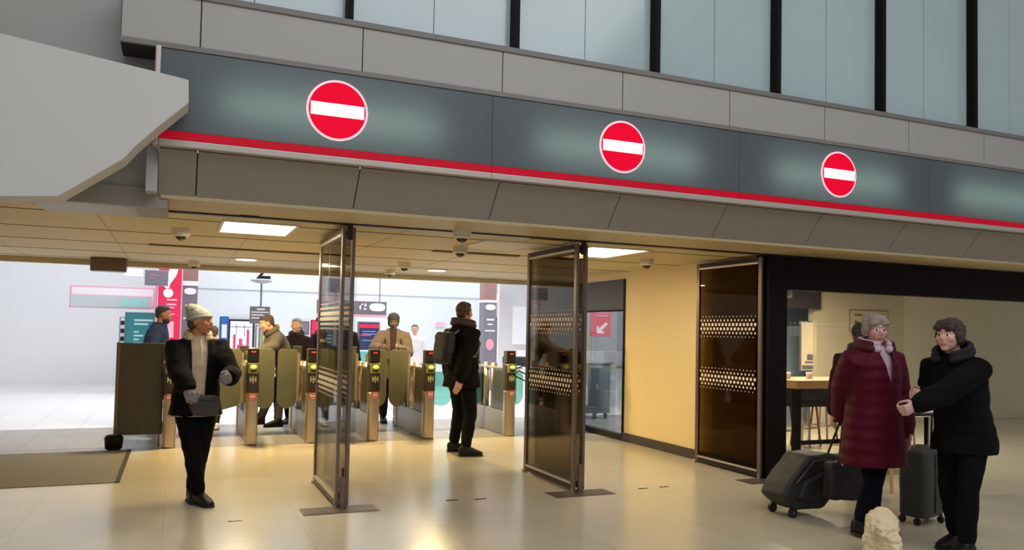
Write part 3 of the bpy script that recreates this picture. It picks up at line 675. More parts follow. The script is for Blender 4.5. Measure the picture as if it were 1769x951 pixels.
t, w, h = panel('departure_screen', 'blue and red display screen left of the person in the tan coat', 'screen', 618, 556, 656, 612, 17, .10, M_dk, M_grey, .03)
bars(t, w, h, ((.05, .95, .8, .92), (.1, .6, .55, .6)), M_bred, 'red_lines'); bars(t, w, h, ((.2, .8, .68, .71), (.2, .8, .6, .63), (.2, .7, .4, .43)), mat('screen_blue', (110, 130, 200), .5, emit=(110, 130, 200), est=.3), 'blue_lines')
MB().box(w*.45, .03, -1.2, w*.55, .07, 0).build('post', M_grey, t)
t, w, h = panel('teal_stand', 'low teal stand below the blue display screen', 'stand', 614, 606, 660, 640, 16, .2, mat('teal_bright', (110, 195, 195), .4), M_white, .02)
t, w, h = panel('leaflet_strip', 'small pink leaflet on the back wall left of the man with the backpack', 'leaflet', 752, 556, 768, 566, BW-.03, .02, M_pink, M_white, .01)
# right-hand shops
t, w, h = panel('shop_ceiling', 'pale shop ceiling soffit upper right of the back wall', 'shop front', 858, 470, 1010, 512, BW, .3, mat('shop_soffit', (188, 190, 180), .5), M_white, .0)
MB().prism([(w*.10, -.04, h*.22), (w*.26, -.04, h*.22), (w*.30, -.04, h*.5), (w*.15, -.04, h*.5)], (0, .03, 0)).build('skylight_panel', M_lamp_c, t)
t, w, h = panel('shop_fascia', 'white glowing fascia strip above the grey station shop sign at right', 'shop front', 858, 512, 1010, 523, BW-.1, .3, mat('glow_white', (245, 245, 245), .4, emit=(255, 255, 255), est=.35), M_white, .0)
t, w, h = panel('shop_sign', 'grey shop sign with white square symbol left of the middle glass door', 'sign', 858, 524, 1010, 548, BW-.15, .12, M_grey, M_pink, .02)
f = MB(); f.box(.12*w, -.014, .3*h, .165*w, -.005, .75*h, m=M_tx).box(.132*w, -.018, .44*h, .153*w, -.013, .60*h, m=M_grey); f.build('square_symbol', parent=t)
text_obj('letters', 'Rail', .30, (w*.27, -.012, h*.52), UP, M_tx, t, ext=.004)
MB().box(0, -.012, -.12, w, .05, -.04).build('pink_edge', mat('edge_dark', (120, 70, 90), .5), t)
t, w, h = panel('shop_glass_front', 'pale glazed shop front with dark mullion right of the clad column', 'shop front', 858, 556, 1010, 640, BW-.1, .1, mat('shop_pale', (200, 208, 205), .3), M_gate2, .04)
s = MB(); s.box(w*.28, -.03, 0, w*.33, -.005, h); s.box(w*.6, -.03, 0, w*.63, -.005, h); s.build('mullion', M_grey, t)
s = MB().rings([((w*.13, y, h*.5), (w*.09, 0, 0), (0, 0, h*.42)) for y in (-.014, -.005)], seg=28); s.build('pale_arch', mat('arch_green', (175, 200, 190), .4), t)
# escalator-like black and steel equipment beyond the wide gates
t = thing('black_monitor', 'dark monitor hanging behind the middle glass door', 'screen', (at(965, 515, 13.5).x, 13.5, at(965, 515, 13.5).z))
MB().box(-.2, 0, -.13, .2, .05, .13, bev=.01).build('bezel', M_ink, t); MB().cyl((0, .03, .13), (0, .03, 2.0), .015).build('hanger', M_steel, t); MB().box(-.18, -.004, -.11, .18, .001, .11).build('display', mat('screen_dark', (40, 40, 48), .2), t)
t = thing('folded_trolley', 'black and silver folded trolley frame behind the right ticket gate', 'trolley', (at(905, 640, 13.0).x, 13, 0))
for k in range(5): MB().tube([(-.35+.05*k, .1*k, .75-.05*k), (0, .1*k, .86-.05*k), (.35, .1*k, .70-.05*k)], .014, 8).build('rail', M_rail if k % 2 else M_ink, t, True)
for x in (-.3, .3): MB().cyl((x, .1, .0), (x, .1, .75), .015).build('leg', M_ink, t)
MB().box(-.3, 0, .86, .12, .3, 1.02, bev=.02).build('tray', M_ink, t)
# seen through the side window
t = thing('equipment_cabinet', 'grey metal wheeled cabinet seen through the side window', 'cabinet', (6.62, 12.0, 0))
MB().box(-.28, 0, .1, .26, .5, .94, bev=.012).build('body', mat('cabinet_grey', (112, 116, 122), .4, .2), t)
MB().box(-.31, -.03, .94, .30, .53, .97, bev=.008).build('top', M_gate2, t)
dd = MB().box(-.24, -.012, .16, .02, .002, .88, bev=.004).build('door', mat('cabinet_door', (78, 84, 92), .4, .2), t); MB().box(-.02, -.03, .5, .0, -.01, .6, bev=.003).build('handle', M_rail, dd)
dd = MB().box(.04, -.012, .16, .24, .002, .88, bev=.004).build('door', mat('cabinet_grey', (120, 124, 130)), t)
for x in (-.22, .2): MB().cyl((x-.015, .05, .05), (x+.015, .05, .05), .05).build('caster', M_black, t); MB().cyl((x-.015, .45, .05), (x+.015, .45, .05), .05).build('caster', M_black, t)
t = thing('card_terminal', 'small dark device standing on the grey wheeled cabinet', 'device', (6.42, 12.15, .97))
MB().box(-.05, -.04, 0, .05, .04, .06, bev=.01).build('base', M_dark, t); MB().box(-.04, -.02, .06, .04, .02, .2, bev=.01).build('screen', M_gate2, t)
t, w, h = panel('exit_sign', 'glowing red sign with white down left arrow seen through the side window', 'sign', 1021, 533, 1055, 582, 13.5, .06, mat('glow_red', (230, 20, 60), .4, emit=(255, 20, 70), est=.8), M_bred, .01)
a = MB(); a.prism([(w*.28, -.014, h*.12), (w*.28, -.014, h*.36), (w*.37, -.014, h*.36), (w*.37, -.014, h*.26), (w*.74, -.014, h*.52), (w*.80, -.014, h*.44), (w*.46, -.014, h*.19), (w*.62, -.014, h*.19), (w*.62, -.014, h*.12)], (0, .008, 0)); a.build('arrow', M_bar, t)
bars(t, w, h, ((.25, .85, .82, .86), (.25, .8, .72, .76)), mat('glow_pink', (255, 190, 200), .4, emit=(255, 190, 200), est=.5))
MB().cyl((w/2, .03, h), (w/2, .03, h+1), .012).build('hanger', M_steel, t)
t = thing('ceiling_light', 'added long white ceiling light brightening the room beyond the side window', 'ceiling light', (6.75, 10.9, 2.35))  # fitting added to light the cabinet and the wall behind it
MB().box(-.7, -.08, -.04, .7, .08, 0, bev=.006).build('body', M_plas, t); MB().box(-.68, -.06, -.048, .68, .06, -.039).build('diffuser', M_lamp_c, t); MB().cyl((0, 0, 0), (0, 0, .09), .01).build('hanger', M_steel, t)
area('lamp', (0, 0, -.07), 1.3, 130, (.95, .98, 1), parent=t, size_y=.1)
t = thing('balustrade', 'pale grey balustrade with sloping rail beyond the side window', 'balustrade', (6.7, 14.2, 0))
MB().box(-.6, 0, .1, 2.2, .06, 1.1, bev=.01).build('panel', mat('balustrade_pale', (238, 240, 244), .4), t); MB().tube([(-.2, -.05, .35), (.4, -.05, .75), (2.2, -.05, .8)], .025, 10).build('handrail', M_gate2, t, True)
struct(MB().box(6.2, 15.5, 0, 9.5, 15.6, 2.6, m=mat('kiosk_grey', (205, 202, 205), .5, noise_s=2, noise_a=.2)).box(6.5, 15.48, 1.2, 6.9, 15.5, 2.0, m=M_white).box(7.3, 15.48, 1.2, 7.6, 15.5, 2.0, m=M_brown).build('wall_kiosk'))
#PEOPLE#
# ------------------------------------------------------------------ people
def V(*a): return Vector(a)
def mk_remesh(mb, vox, sm=4, name='tmp'):
    bmesh.ops.recalc_face_normals(mb.bm, faces=mb.bm.faces[:])
    me = bpy.data.meshes.new(name); mb.bm.to_mesh(me); mb.bm.free()
    o = bpy.data.objects.new('tmp', me); C.objects.link(o)
    r = o.modifiers.new('r', 'REMESH'); r.mode = 'VOXEL'; r.voxel_size = vox; r.adaptivity = 0
    q = o.modifiers.new('s', 'SMOOTH'); q.iterations = sm; q.factor = .5
    bpy.context.view_layer.update()
    m2 = bpy.data.meshes.new_from_object(o.evaluated_get(bpy.context.evaluated_depsgraph_get()))
    bpy.data.objects.remove(o); bpy.data.meshes.remove(me); m2.name = name
    m2.materials.clear(); m2.polygons.foreach_set('use_smooth', [True]*len(m2.polygons)); return m2
def ruffle(me, amp, sc_, seed=0, fold=0.):
    off = Vector((seed*3.1, seed*1.7, seed))
    ns = [v.normal.copy() for v in me.vertices]
    for v, n in zip(me.vertices, ns):
        p = v.co
        d = noise.noise(Vector((p.x, p.y, p.z*1.6))*sc_+off)*amp + noise.noise(p*sc_*2.7+off)*amp*.4
        if fold: d += fold*noise.noise(Vector((p.x*6, p.y*6, p.z*1.3))+off)
        v.co = p+n*d
def emit_obj(name, me, mats, parent, root):
    me.transform(Matrix.Translation(-root))
    for m in mats: me.materials.append(m)
    o = bpy.data.objects.new(name, me); C.objects.link(o)
    if parent is not None: o.parent = parent
    else: o.location = root
    return o
def oball(mb, c, X_, Y_, Z_, r):
    M = Matrix((X_, Y_, Z_)).transposed().to_4x4(); M = Matrix.Translation(c) @ M @ Matrix.Diagonal((*r, 1))
    bmesh.ops.create_uvsphere(mb.bm, u_segments=20, v_segments=14, radius=1, matrix=M)
def ik(S, T, a, b, hint):
    d = T-S; L = min(d.length, (a+b)*.995); d = d.normalized(); x = (a*a-b*b+L*L)/(2*L); y = math.sqrt(max(a*a-x*x, 0))
    hv = (hint-d*hint.dot(d)).normalized(); return S+d*x+hv*y, S+d*L
def hand(mb, Wp, d, n, side, curl, s, infl=0.):
    """Wp wrist, d hand direction, n palm normal, side +1: thumb towards +(d x n)"""
    d = d.normalized(); n = (n-d*n.dot(d)).normalized(); l = d.cross(n)*side
    e = infl
    mb.rings([(Wp-d*.006, l*(.017*s+e), n*(.012*s+e)), (Wp+d*.02*s, l*(.022*s+e), n*(.012*s+e)), (Wp+d*.055*s, l*(.026*s+e), n*(.0105*s+e)), (Wp+d*.060*s, l*(.024*s+e), n*(.009*s+e))], seg=16)
    for k, (o, L) in enumerate(((.0195, .046), (.0065, .051), (-.0065, .048), (-.0195, .038))):
        p = Wp+d*.055*s+l*o*s; dd = d.copy(); pts = [p-d*.01*s]; a = 0
        for j, fr in enumerate((.45, .3, .25)):
            a += curl*(.8, 1.1, .7)[j]*(1+.08*k)
            dd = d*math.cos(a)+n*math.sin(a); pts.append(pts[-1]+dd*L*fr*s+(d*.01*s if j == 0 else V(0, 0, 0)))
        mb.tube(pts, [.0056*s+e, .0055*s+e, .0050*s+e, .0044*s+e], 10)
    p = Wp+d*.016*s+l*.016*s
    pts = [p, p+(d*.6+l*.75+n*.2)*.022*s, p+(d*.6+l*.75+n*.2)*.022*s+(d*.8+l*(.35-curl*.4)+n*(.2+curl*.5)).normalized()*.022*s]
    pts.append(pts[-1]+(d*.75+n*(.25+curl*.6)-l*curl*.3).normalized()*.016*s)
    mb.tube(pts, [.0075*s+e, .0066*s+e, .0058*s+e, .0050*s+e], 10)
M_eyew = mat('eye_white', (225, 220, 214), .3); M_iris = mat('eye_dark', (50, 38, 30), .2); 
def person(label, pos, f, h, feet=None, hands=None, head=None, pitch=0., lean=0., vox=.011, skin=(205, 160, 135), hairc=(70, 50, 38), hair='short',
           top=None, tro=((22, 21, 24), 1.0), shoe=(20, 19, 20), grip=(.35, .35), seed=1, glove=None, hints=None, palm=None, twist=0, group=None, stub=None, kneel=None):
    f = V(f[0], f[1], 0).normalized(); r = V(f.y, -f.x, 0); z = V(0, 0, 1); s = h
    root = V(pos[0], pos[1], 0)
    mb = MB()
    up = (z*math.cos(lean)+f*math.sin(lean)); ft = (f*math.cos(lean)-z*math.sin(lean))
    f2 = (f*math.cos(twist)+r*math.sin(twist)); r2 = V(f2.y, -f2.x, 0)           # chest twist
    ft2 = f2*math.cos(lean)-z*math.sin(lean); up2 = r2.cross(ft2)
    pel = root+z*.525*h-f*lean*.12*h
    def sp(t): return pel+up*(t*h)
    # feet
    if feet is None: feet = ((-.055*h, .0, 0), (.055*h, .0, 0))
    ank = []; toes = []
    for k, ff in enumerate(feet):
        if len(ff) == 3: p = root+r*ff[0]+f*ff[1]; td = (f+r*ff[2]).normalized(); lift = 0
        else: p = V(ff[0], ff[1], 0); td = V(ff[2], ff[3], 0).normalized(); lift = ff[4] if len(ff) > 4 else 0
        ank.append(V(p.x, p.y, .045*h+lift)); toes.append((td, lift))
    legs = []
    for k, sg in enumerate((-1, 1)):
        hp = pel+r*sg*.052*h-z*.01*h; kn, an = ik(hp, ank[k], .245*h, .235*h, f+r*sg*.08); legs.append((hp, kn, an))
    # arms
    sho = [sp(.272)+r2*sg*.102*h for sg in (-1, 1)]
    arms = []
    for k, sg in enumerate((-1, 1)):
        if hands is None or hands[k] is None: T = sho[k]+r2*sg*.05*h-z*.325*h+f2*.03*h
        else: T = hands[k]
        hint = (-f2*.9+r2*sg*.35-z*.2) if hints is None or hints[k] is None else hints[k]
        el, wr = ik(sho[k], T, .172*h, .150*h, hint); arms.append((sho[k], el, wr))
    # head frame
    hd = V(head[0], head[1], 0).normalized() if head else f2
    HF = hd*math.cos(pitch)-z*math.sin(pitch); HR = V(hd.y, -hd.x, 0); HU = HR.cross(HF)
    nb = sp(.318)+ft*.006*h; hc = nb+up*.085*h+HF*.012*h+HU*.002*h-z*.0
    # ---- body (one continuous surface)
    mb.rings([(sp(-.04), r*.085*s, f*.06*s), (sp(.03), r*.082*s, ft*.058*s), (sp(.09), r*.070*s, ft*.050*s), (sp(.19), r2*.082*s, ft2*.058*s), (sp(.26), r2*.092*s, ft2*.052*s), (sp(.30), r2*.07*s, ft2*.04*s), (sp(.325), r2*.035*s, ft2*.035*s)], seg=24)
    mb.tube([sp(.28), nb, hc-HF*.018*h-HU*.02*h], [.036*s, .030*s, .028*s], 16)
    for S_, E_, W_ in arms: mb.tube([S_-(S_-sp(.28))*.2, S_, (S_+E_)/2, E_, E_.lerp(W_, .3), W_], [.030*s, .031*s, .027*s, .0215*s, .0215*s, .0145*s], 14)
    for (a, b, c_), (td, lf) in zip(legs, toes):
        mb.tube([a, a.lerp(b, .4), b, b.lerp(c_, .35), c_], [.050*s, .044*s, .031*s, .031*s, .020*s], 14)
        mb.tube([c_-td*.01*s, c_+td*.05*h-z*.02*h, c_+td*.10*h-z*.028*h], [.020*s, .019*s, .014*s], 12)
    hands_fr = []
    for k, (S_, E_, W_) in enumerate(arms):
        d = (W_-E_).normalized(); n = (palm[k] if palm and palm[k] is not None else -r2*(-1, 1)[k])
        l = d.cross(n-d*n.dot(d)); side = 1 if l.dot(f2+z*.6) > 0 else -1
        hand(mb, W_, d, n, side, grip[k], s); hands_fr.append((W_, d, n, side, grip[k]))
    H_ = lambda x, y, q: hc+HR*x*h+HF*y*h+HU*q*h
    B = lambda x, y, q, a, b, c_: oball(mb, H_(x, y, q), HR, HF, HU, (a*h, b*h, c_*h))
    B(0, -.008, .014, .0455, .056, .052); B(0, .012, -.018, .037, .042, .047); B(0, .034, -.053, .017, .015, .013)
    B(.02, .033, -.012, .018, .018, .018); B(-.02, .033, -.012, .018, .018, .018)
    mb.tube([H_(0, .047, .008), H_(0, .060, -.010), H_(0, .056, -.018)], [.0052*s, .0078*s, .0075*s], 10)
    mb.tube([H_(-.028, .040, .017), H_(0, .0495, .018), H_(.028, .040, .017)], [.006*s, .007*s, .006*s], 10)
    mb.tube([H_(-.012, .0475, -.036), H_(0, .0525, -.0355), H_(.012, .0475, -.036)], [.004*s, .0062*s, .004*s], 10)
    for sg in (-1, 1):
        B(sg*.0475, -.004, -.006, .006, .012, .018); B(sg*.0175, .0435, .0035, .0085, .008, .0065)
    me = mk_remesh(mb, vox*.72, 2, 'person')
    mats = [mat('skin_%d_%d_%d' % skin, skin, .5, noise_s=14, noise_a=.07), M_eyew, M_iris, mat('lips_%d' % skin[0], (skin[0]*.82, skin[1]*.6, skin[2]*.6), .45), mat('brow_%d_%d' % hairc[:2], hairc, .7)]
    inv = Matrix((HR, HF, HU))
    mi = []
    for p in me.polygons:
        q = inv @ (p.center-hc)/h; i = 0
        if q.y > .03 and abs(q.x) < .035 and abs(q.z) < .07:
            ax = abs(q.x); ex = (ax-.0175)/.0088; ez = (q.z-.0035)/.0048
            if ex*ex+ez*ez < 1: i = 2 if abs(ex) < .5 else 1
            elif .0165 < q.z < .0215 and .008 < ax < .029: i = 4
            elif abs((q.z+.036)) < .0048*(1-ax/.022) and ax < .016 and q.y > .04: i = 3
        mi.append(i)
    me.polygons.foreach_set('material_index', mi)
    o = emit_obj('person', me, mats, None, root); tag(o, label, 'person', group)
    # ---- trousers
    tc, w = tro
    t = MB()
    t.rings([(sp(-.045), r*.094*s, f*.070*s), (sp(0), r*.097*s, ft*.073*s), (sp(.05), r*.086*s, ft*.064*s), (sp(.075), r*.08*s, ft*.06*s)], seg=24)
    for a, b, c_ in legs: t.tube([a, a.lerp(b, .4), b, b.lerp(c_, .4), c_.lerp(b, .12)], [.056*s, .051*s*w, .040*s*w, .038*s*w, .032*s*w], 16)
    me = mk_remesh(t, vox, 3, 'trousers'); ruffle(me, .007, 9, seed)
    emit_obj('trousers', me, [mat('trouser_%d_%d_%d' % tc, tc, .85, spec=.12, bump=.3, bump_s=500)], o, root)
    # ---- shoes
    for (a, b, c_), (td, lf) in zip(legs, toes):
        g = c_-z*(.045*h); side = V(td.y, -td.x, 0); t = MB()
        t.rings([(g+td*(-.042*h)+z*.030*s, side*.010*s, z*.024*s), (g+td*(-.035*h)+z*.032*s, side*.023*s, z*.030*s), (g+td*0+z*.036*s, side*.027*s, z*.035*s), (g+td*.04*h+z*.030*s, side*.028*s, z*.029*s),
                 (g+td*.08*h+z*.021*s, side*.031*s, z*.020*s), (g+td*.108*h+z*.016*s, side*.022*s, z*.014*s), (g+td*.116*h+z*.015*s, side*.010*s, z*.010*s)], seg=22, pw=2.6)
        t.tube([g+z*.04*s, c_+z*.015*h], [.029*s, .029*s], 14)
        me = mk_remesh(t, vox*.7, 2, 'shoe')
        for v in me.vertices: v.co.z = max(v.co.z, g.z+.012)
        sh = emit_obj('shoe', me, [mat('shoe_%d_%d_%d' % shoe, shoe, .5, spec=.25)], o, root)
        sl = []
        for q, wd in ((-.046, .012), (-.03, .026), (0, .028), (.04, .030), (.08, .033), (.11, .024), (.12, .010)): sl.append((q, wd))
        pts = [g+td*q*h+side*wd*s+z*.001 for q, wd in sl]+[g+td*q*h-side*wd*s+z*.001 for q, wd in reversed(sl)]
        x = MB().prism([p-root for p in pts], (0, 0, .014), bev=.003, seg=2).build('sole', mat('sole_dark', (28, 26, 26), .7), sh)
    # ---- tops
    for g in (top or []):
        n = g.get('name', 'jacket'); th = g.get('th', .012)*s/1.7; hem = g.get('hem', -.06); fl = g.get('flare', 0.); sl = g.get('sleeve', 1.)
        t = MB(); R = []
        if hem < -.02:
            R.append((sp(0)+z*(hem)*h, r*(.100*s+th+fl), f*(.076*s+th+fl*.8))); R.append((sp(0)+z*(hem*.5)*h, r*(.100*s+th+fl*.5), f*(.076*s+th+fl*.4)))
        R += [(sp(max(hem, 0)), r*(.099*s+th), ft*(.075*s+th)), (sp(.09), r*(.088*s+th), ft*(.068*s+th)), (sp(.18), r2*(.094*s+th), ft2*(.074*s+th)), (sp(.25), r2*(.097*s+th*.9), ft2*(.066*s+th)), (sp(.295), r2*(.070*s+th*.8), ft2*(.050*s+th)), (sp(.318), r2*(.045*s+th), ft2*(.042*s+th)), (sp(.335), r2*(.036*s+th*.6), ft2*(.036*s+th*.6))]
        t.rings(R, seg=28, pw=2.3)
        if sl:
            for S_, E_, W_ in arms:
                e = E_.lerp(W_, g.get('cuff', .93)); cw = g.get('cuffw', .0)
                t.tube([S_-(S_-sp(.27))*.3, S_, S_.lerp(E_, .5), E_, E_.lerp(e, .5), e], [.030*s+th*.8, .034*s+th*.9, .036*s+th, .033*s+th, .030*s+th, .024*s+th*.8+cw], 16)
        me = mk_remesh(t, vox, 3, n); ruffle(me, g.get('ruf', .008), g.get('rs', 8), seed+len(n), g.get('fold', .006))
        if g.get('open'):
            wd = g['open']; bm = bmesh.new(); bm.from_mesh(me)
            for sg in (-1, 1):
                geom = bm.verts[:]+bm.edges[:]+bm.faces[:]
                bmesh.ops.bisect_plane(bm, geom=geom, plane_co=sp(.1)+r2*sg*wd, plane_no=(r2-up*sg*g.get('vee', .0)).normalized())
            c0 = sp(.1); kill = []
            for fc in bm.faces:
                q = fc.calc_center_median()-c0; x = q.dot(r2); y = q.dot(ft2); u = q.dot(up)
                if abs(x) < wd+g.get('vee', 0.)*u and y > .02: kill.append(fc)
            bmesh.ops.delete(bm, geom=kill, context='FACES'); bm.to_mesh(me); bm.free()
        go = emit_obj(n, me, [mat('cloth_%s_%d_%d_%d' % ((n,)+tuple(g['c'])), g['c'], g.get('rough', .85), spec=.15, bump=.35, bump_s=g.get('bs', 400), noise_s=6, noise_a=.08)], o, root)
        if g.get('collar'):
            cc = g['collar']; t = MB(); cr = (.042+cc*.010)*s+th*.7
            a0 = g.get('gap', .55); P_ = []
            for k in range(19):
                a = a0+(2*PI-2*a0)*k/18; P_.append(nb+up*.008*h+ft2*math.cos(a)*cr+r2*math.sin(a)*cr-up*.012*h*math.cos(a))
            t.tube(P_, [.014*s*cc]*19, 12); t.tube([p+up*.018*h*cc for p in P_], [.010*s*cc]*19, 12)
            me = mk_remesh(t, vox*.8, 3, 'collar'); emit_obj('collar', me, [mat('cloth_collar_%d_%d_%d' % tuple(g.get('cc', g['c'])), g.get('cc', g['c']), .8, bump=.35, bump_s=400)], go, root)
        if g.get('hem_band'):
            hb = g['hem_band']; c1 = sp(0)+z*hem*h; t = MB()
            pts = [c1+r*math.cos(a)*(.100*s+th+fl-.006)+f*math.sin(a)*(.076*s+th+fl*.8-.006)+z*.0 for a in np.linspace(0, 2*PI, 33)]
            t.tube(pts, .009, 8); me = mk_remesh(t, vox*.6, 2, 'hem'); emit_obj('hem', me, [mat('hem_%d' % hb[0], hb, .8)], go, root)
    # ---- gloves
    if glove:
        for W_, d, n, side, cu in hands_fr:
            t = MB(); hand(t, W_, d, n, side, cu, s, .003); me = mk_remesh(t, .006, 1, 'glove'); emit_obj('glove', me, [mat('glove_%d' % glove[0], glove, .85, noise_s=60, noise_a=.6)], o, root)
    # ---- hair / hats
    def shell(name, balls, col, amp, scn, keep=None, rough=.7, vx=None):
        t = MB()
        for b in balls: oball(t, H_(*b[:3]), HR, HF, HU, tuple(v*h for v in b[3:]))
        me = mk_remesh(t, vx or vox*.6, 2, name); ruffle(me, amp, scn, seed)
        return emit_obj(name, me, [mat('%s_%d_%d_%d' % ((name,)+tuple(col)), col, rough, bump=.6, bump_s=160, noise_s=30, noise_a=.25, stretch=(1, 1, .25))], o, root)
    if hair == 'short':
        shell('hair', [(0, -.016, .024, .0495, .055, .049), (0, .012, .047, .036, .032, .022), (0, -.040, -.008, .036, .026, .034), (.036, -.012, .010, .013, .024, .026), (-.036, -.012, .010, .013, .024, .026)], hairc, .006, 40)
    if hair == 'bob':
        shell('hair', [(0, -.014, .022, .054, .060, .053), (0, .020, .046, .043, .034, .024), (0, -.036, -.012, .046, .036, .040), (.042, -.008, .0, .016, .030, .036), (-.042, -.008, .0, .016, .030, .036), (.02, .040, .032, .026, .018, .014), (-.02, .040, .032, .026, .018, .014)], hairc, .008, 34)
    if hair == 'bun':
        shell('hair', [(0, -.016, .020, .056, .062, .058), (0, -.045, -.01, .048, .036, .05)], hairc, .008, 30)
    if hair == 'hood':
        shell('hood', [(0, -.012, .020, .056, .060, .056), (0, -.03, -.03, .052, .045, .05)], hairc, .003, 20)
    if hair == 'beanie':
        shell('beanie', [(0, -.014, .028, .0545, .060, .046), (0, -.034, .052, .046, .046, .036), (0, -.054, .066, .030, .030, .026)], (176, 178, 166), .003, 30)
        t = MB(); pts = [H_(math.sin(a)*.053, -.010+math.cos(a)*.059, .018+.010*math.cos(a)) for a in np.linspace(0, 2*PI, 33)]
        t.tube(pts, [(.0085*s, .0085*s)]*33, 10); me = mk_remesh(t, vox*.6, 1, 'cuff'); ob = [c_ for c_ in o.children if c_.name.startswith('beanie')][0]
        emit_obj('cuff', me, [mat('beanie_cuff', (170, 172, 160), .85, bump=.6, bump_s=200)], ob, root)
        shell('hair', [(0, -.030, -.012, .046, .038, .038)], hairc, .003, 40)
    if hair == 'beard':
        shell('hair', [(0, -.016, .024, .0495, .055, .049), (0, .012, .047, .036, .032, .022), (0, -.040, -.008, .036, .026, .034)], hairc, .004, 40)
        shell('beard', [(0, .020, -.046, .036, .036, .026), (0, .036, -.058, .020, .018, .018)], hairc, .004, 50)
    if hair == 'cap':
        shell('cap', [(0, -.012, .030, .0505, .057, .043), (0, .050, .028, .036, .030, .006)], hairc, .001, 20); 
        shell('beard', [(0, .020, -.046, .036, .036, .026), (0, .036, -.058, .020, .018, .018)], (48, 38, 34), .004, 50)
    return dict(o=o, root=root, sp=sp, r=r, r2=r2, f=f, f2=f2, ft2=ft2, up=up, h=h, arms=arms, nb=nb, hc=hc, pel=pel, legs=legs)
def rbox(name, root, parent, c, X_, Y_, Z_, half, m, vox=.012, pw=4, amp=.004, sc_=9, taper=1., prof=None):
    t = MB(); X_, Y_, Z_ = X_.normalized(), Y_.normalized(), Z_.normalized()
    prof = prof or ((-1, .82), (-.9, .97), (0, 1), (.75, .93*taper), (.95, .75*taper), (1, .5*taper))
    t.rings([(c+Z_*q*half[2], X_*half[0]*w, Y_*half[1]*w) for q, w in prof], seg=32, pw=pw)
    me = mk_remesh(t, vox, 2, name); ruffle(me, amp, sc_, 3)
    return emit_obj(name, me, [m], parent, root)
def strap(name, root, parent, pts, w, m, vox=.008):
    t = MB(); t.tube([p-root for p in pts], w, 10); return t.build(name, m, parent, True)
def backpack(P, label, col, dx=0, size=(.15, .085, .24), strapc=None):
    c = P['sp'](.17)-P['ft2']*(.075*P['h']+.03+size[1])+P['r2']*dx; root = V(c.x, c.y, c.z-size[2])
    m = mat('bag_%d_%d_%d' % col, col, .6, bump=.4, bump_s=300)
    t = thing('backpack', label, 'backpack', root)
    rbox('body', root, t, c, P['r2'], P['ft2'], P['up'], size, m, amp=.006, pw=3)
    rbox('front_pocket', root, t, c-P['ft2']*(size[1]*.85)-P['up']*.06, P['r2'], P['ft2'], P['up'], (size[0]*.75, .035, size[2]*.45), m, pw=3)
    ms = strapc or m
    for sg in (-1, 1):
        a = P['sp'](.30)+P['r2']*sg*.055*P['h']
        pts = [c+P['r2']*sg*.07+P['up']*size[2]*.8+P['ft2']*.05, a-P['ft2']*.03+P['up']*.035, a+P['ft2']*.055+P['up']*.012, P['sp'](.20)+P['r2']*sg*.075*P['h']+P['ft2']*(.085*P['h']+.012), P['sp'](.12)+P['r2']*sg*.118*P['h']+P['ft2']*.03, c+P['r2']*sg*size[0]*.8-P['up']*size[2]*.6+P['ft2']*.05]
        strap('strap', root, t, pts, .014, ms)
    strap('grab_handle', root, t, [c+P['up']*size[2]*.9-P['r2']*.03, c+P['up']*(size[2]+.03), c+P['up']*size[2]*.9+P['r2']*.03], .007, ms)
    return t

# woman in the pale beanie (front left)
x, y = .165, 7.08
P1 = person('woman in pale grey beanie and black jacket over a cream hoodie, striding at front left', (x, y), (.12, -1), 1.60,
    feet=((.165, 7.18, .2, -1, 0.), (.215, 7.02, .55, -1, 0.)), hands=(at(396, 652, 6.72), at(324, 674, 6.64)), head=(.86, -.5), vox=.0085, skin=(196, 128, 84), hairc=(90, 60, 40), hair='beanie',
    top=[dict(name='hoodie', c=(205, 180, 150), th=.014, hem=-.045, flare=.0, collar=1.1, gap=.75, fold=.008), dict(name='jacket', c=(9, 7, 8), th=.036, hem=-.070, flare=.018, cuffw=.010, open=.052, vee=.04, ruf=.012, rs=7, hem_band=(150, 142, 128), bs=250)],
    tro=((8, 7, 8), 1.12), shoe=(24, 21, 21), grip=(.7, .6), hints=(V(.35, 1, -.5), V(-.7, .8, -.2)), seed=3, glove=(120, 108, 108), palm=(V(-1, 0, -.3), V(.3, 0, -1)))
rt = P1['root']; c = P1['sp'](-.02)+V(.06, -.135, 0)
t = thing('waist_bag', 'dark grey waist bag worn by the woman in the pale beanie', 'bag', V(c.x, c.y, c.z-.07))
rbox('pouch', Vector(t.location), t, c, V(1, 0, 0), V(0, 1, 0), V(0, 0, 1), (.115, .045, .085), mat('bag_grey', (62, 56, 52), .7, bump=.4, bump_s=300), vox=.009)
MB().tube([(-.09, -.046, .12), (.09, -.046, .12)], .004, 8).build('zip', M_ink, t, True)
strap('belt', Vector(t.location), t, [c+V(-.11, 0, .03), c+V(-.17, .07, .05), c+V(-.17, .18, .05)], .012, M_ink)
strap('drawstring', rt, [o for o in P1['o'].children if o.name.startswith('hoodie')][0], [P1['nb']+V(.02, -.085, -.01), P1['nb']+V(.03, -.125, -.10), P1['nb']+V(.03, -.135, -.17)], .004, M_tx)

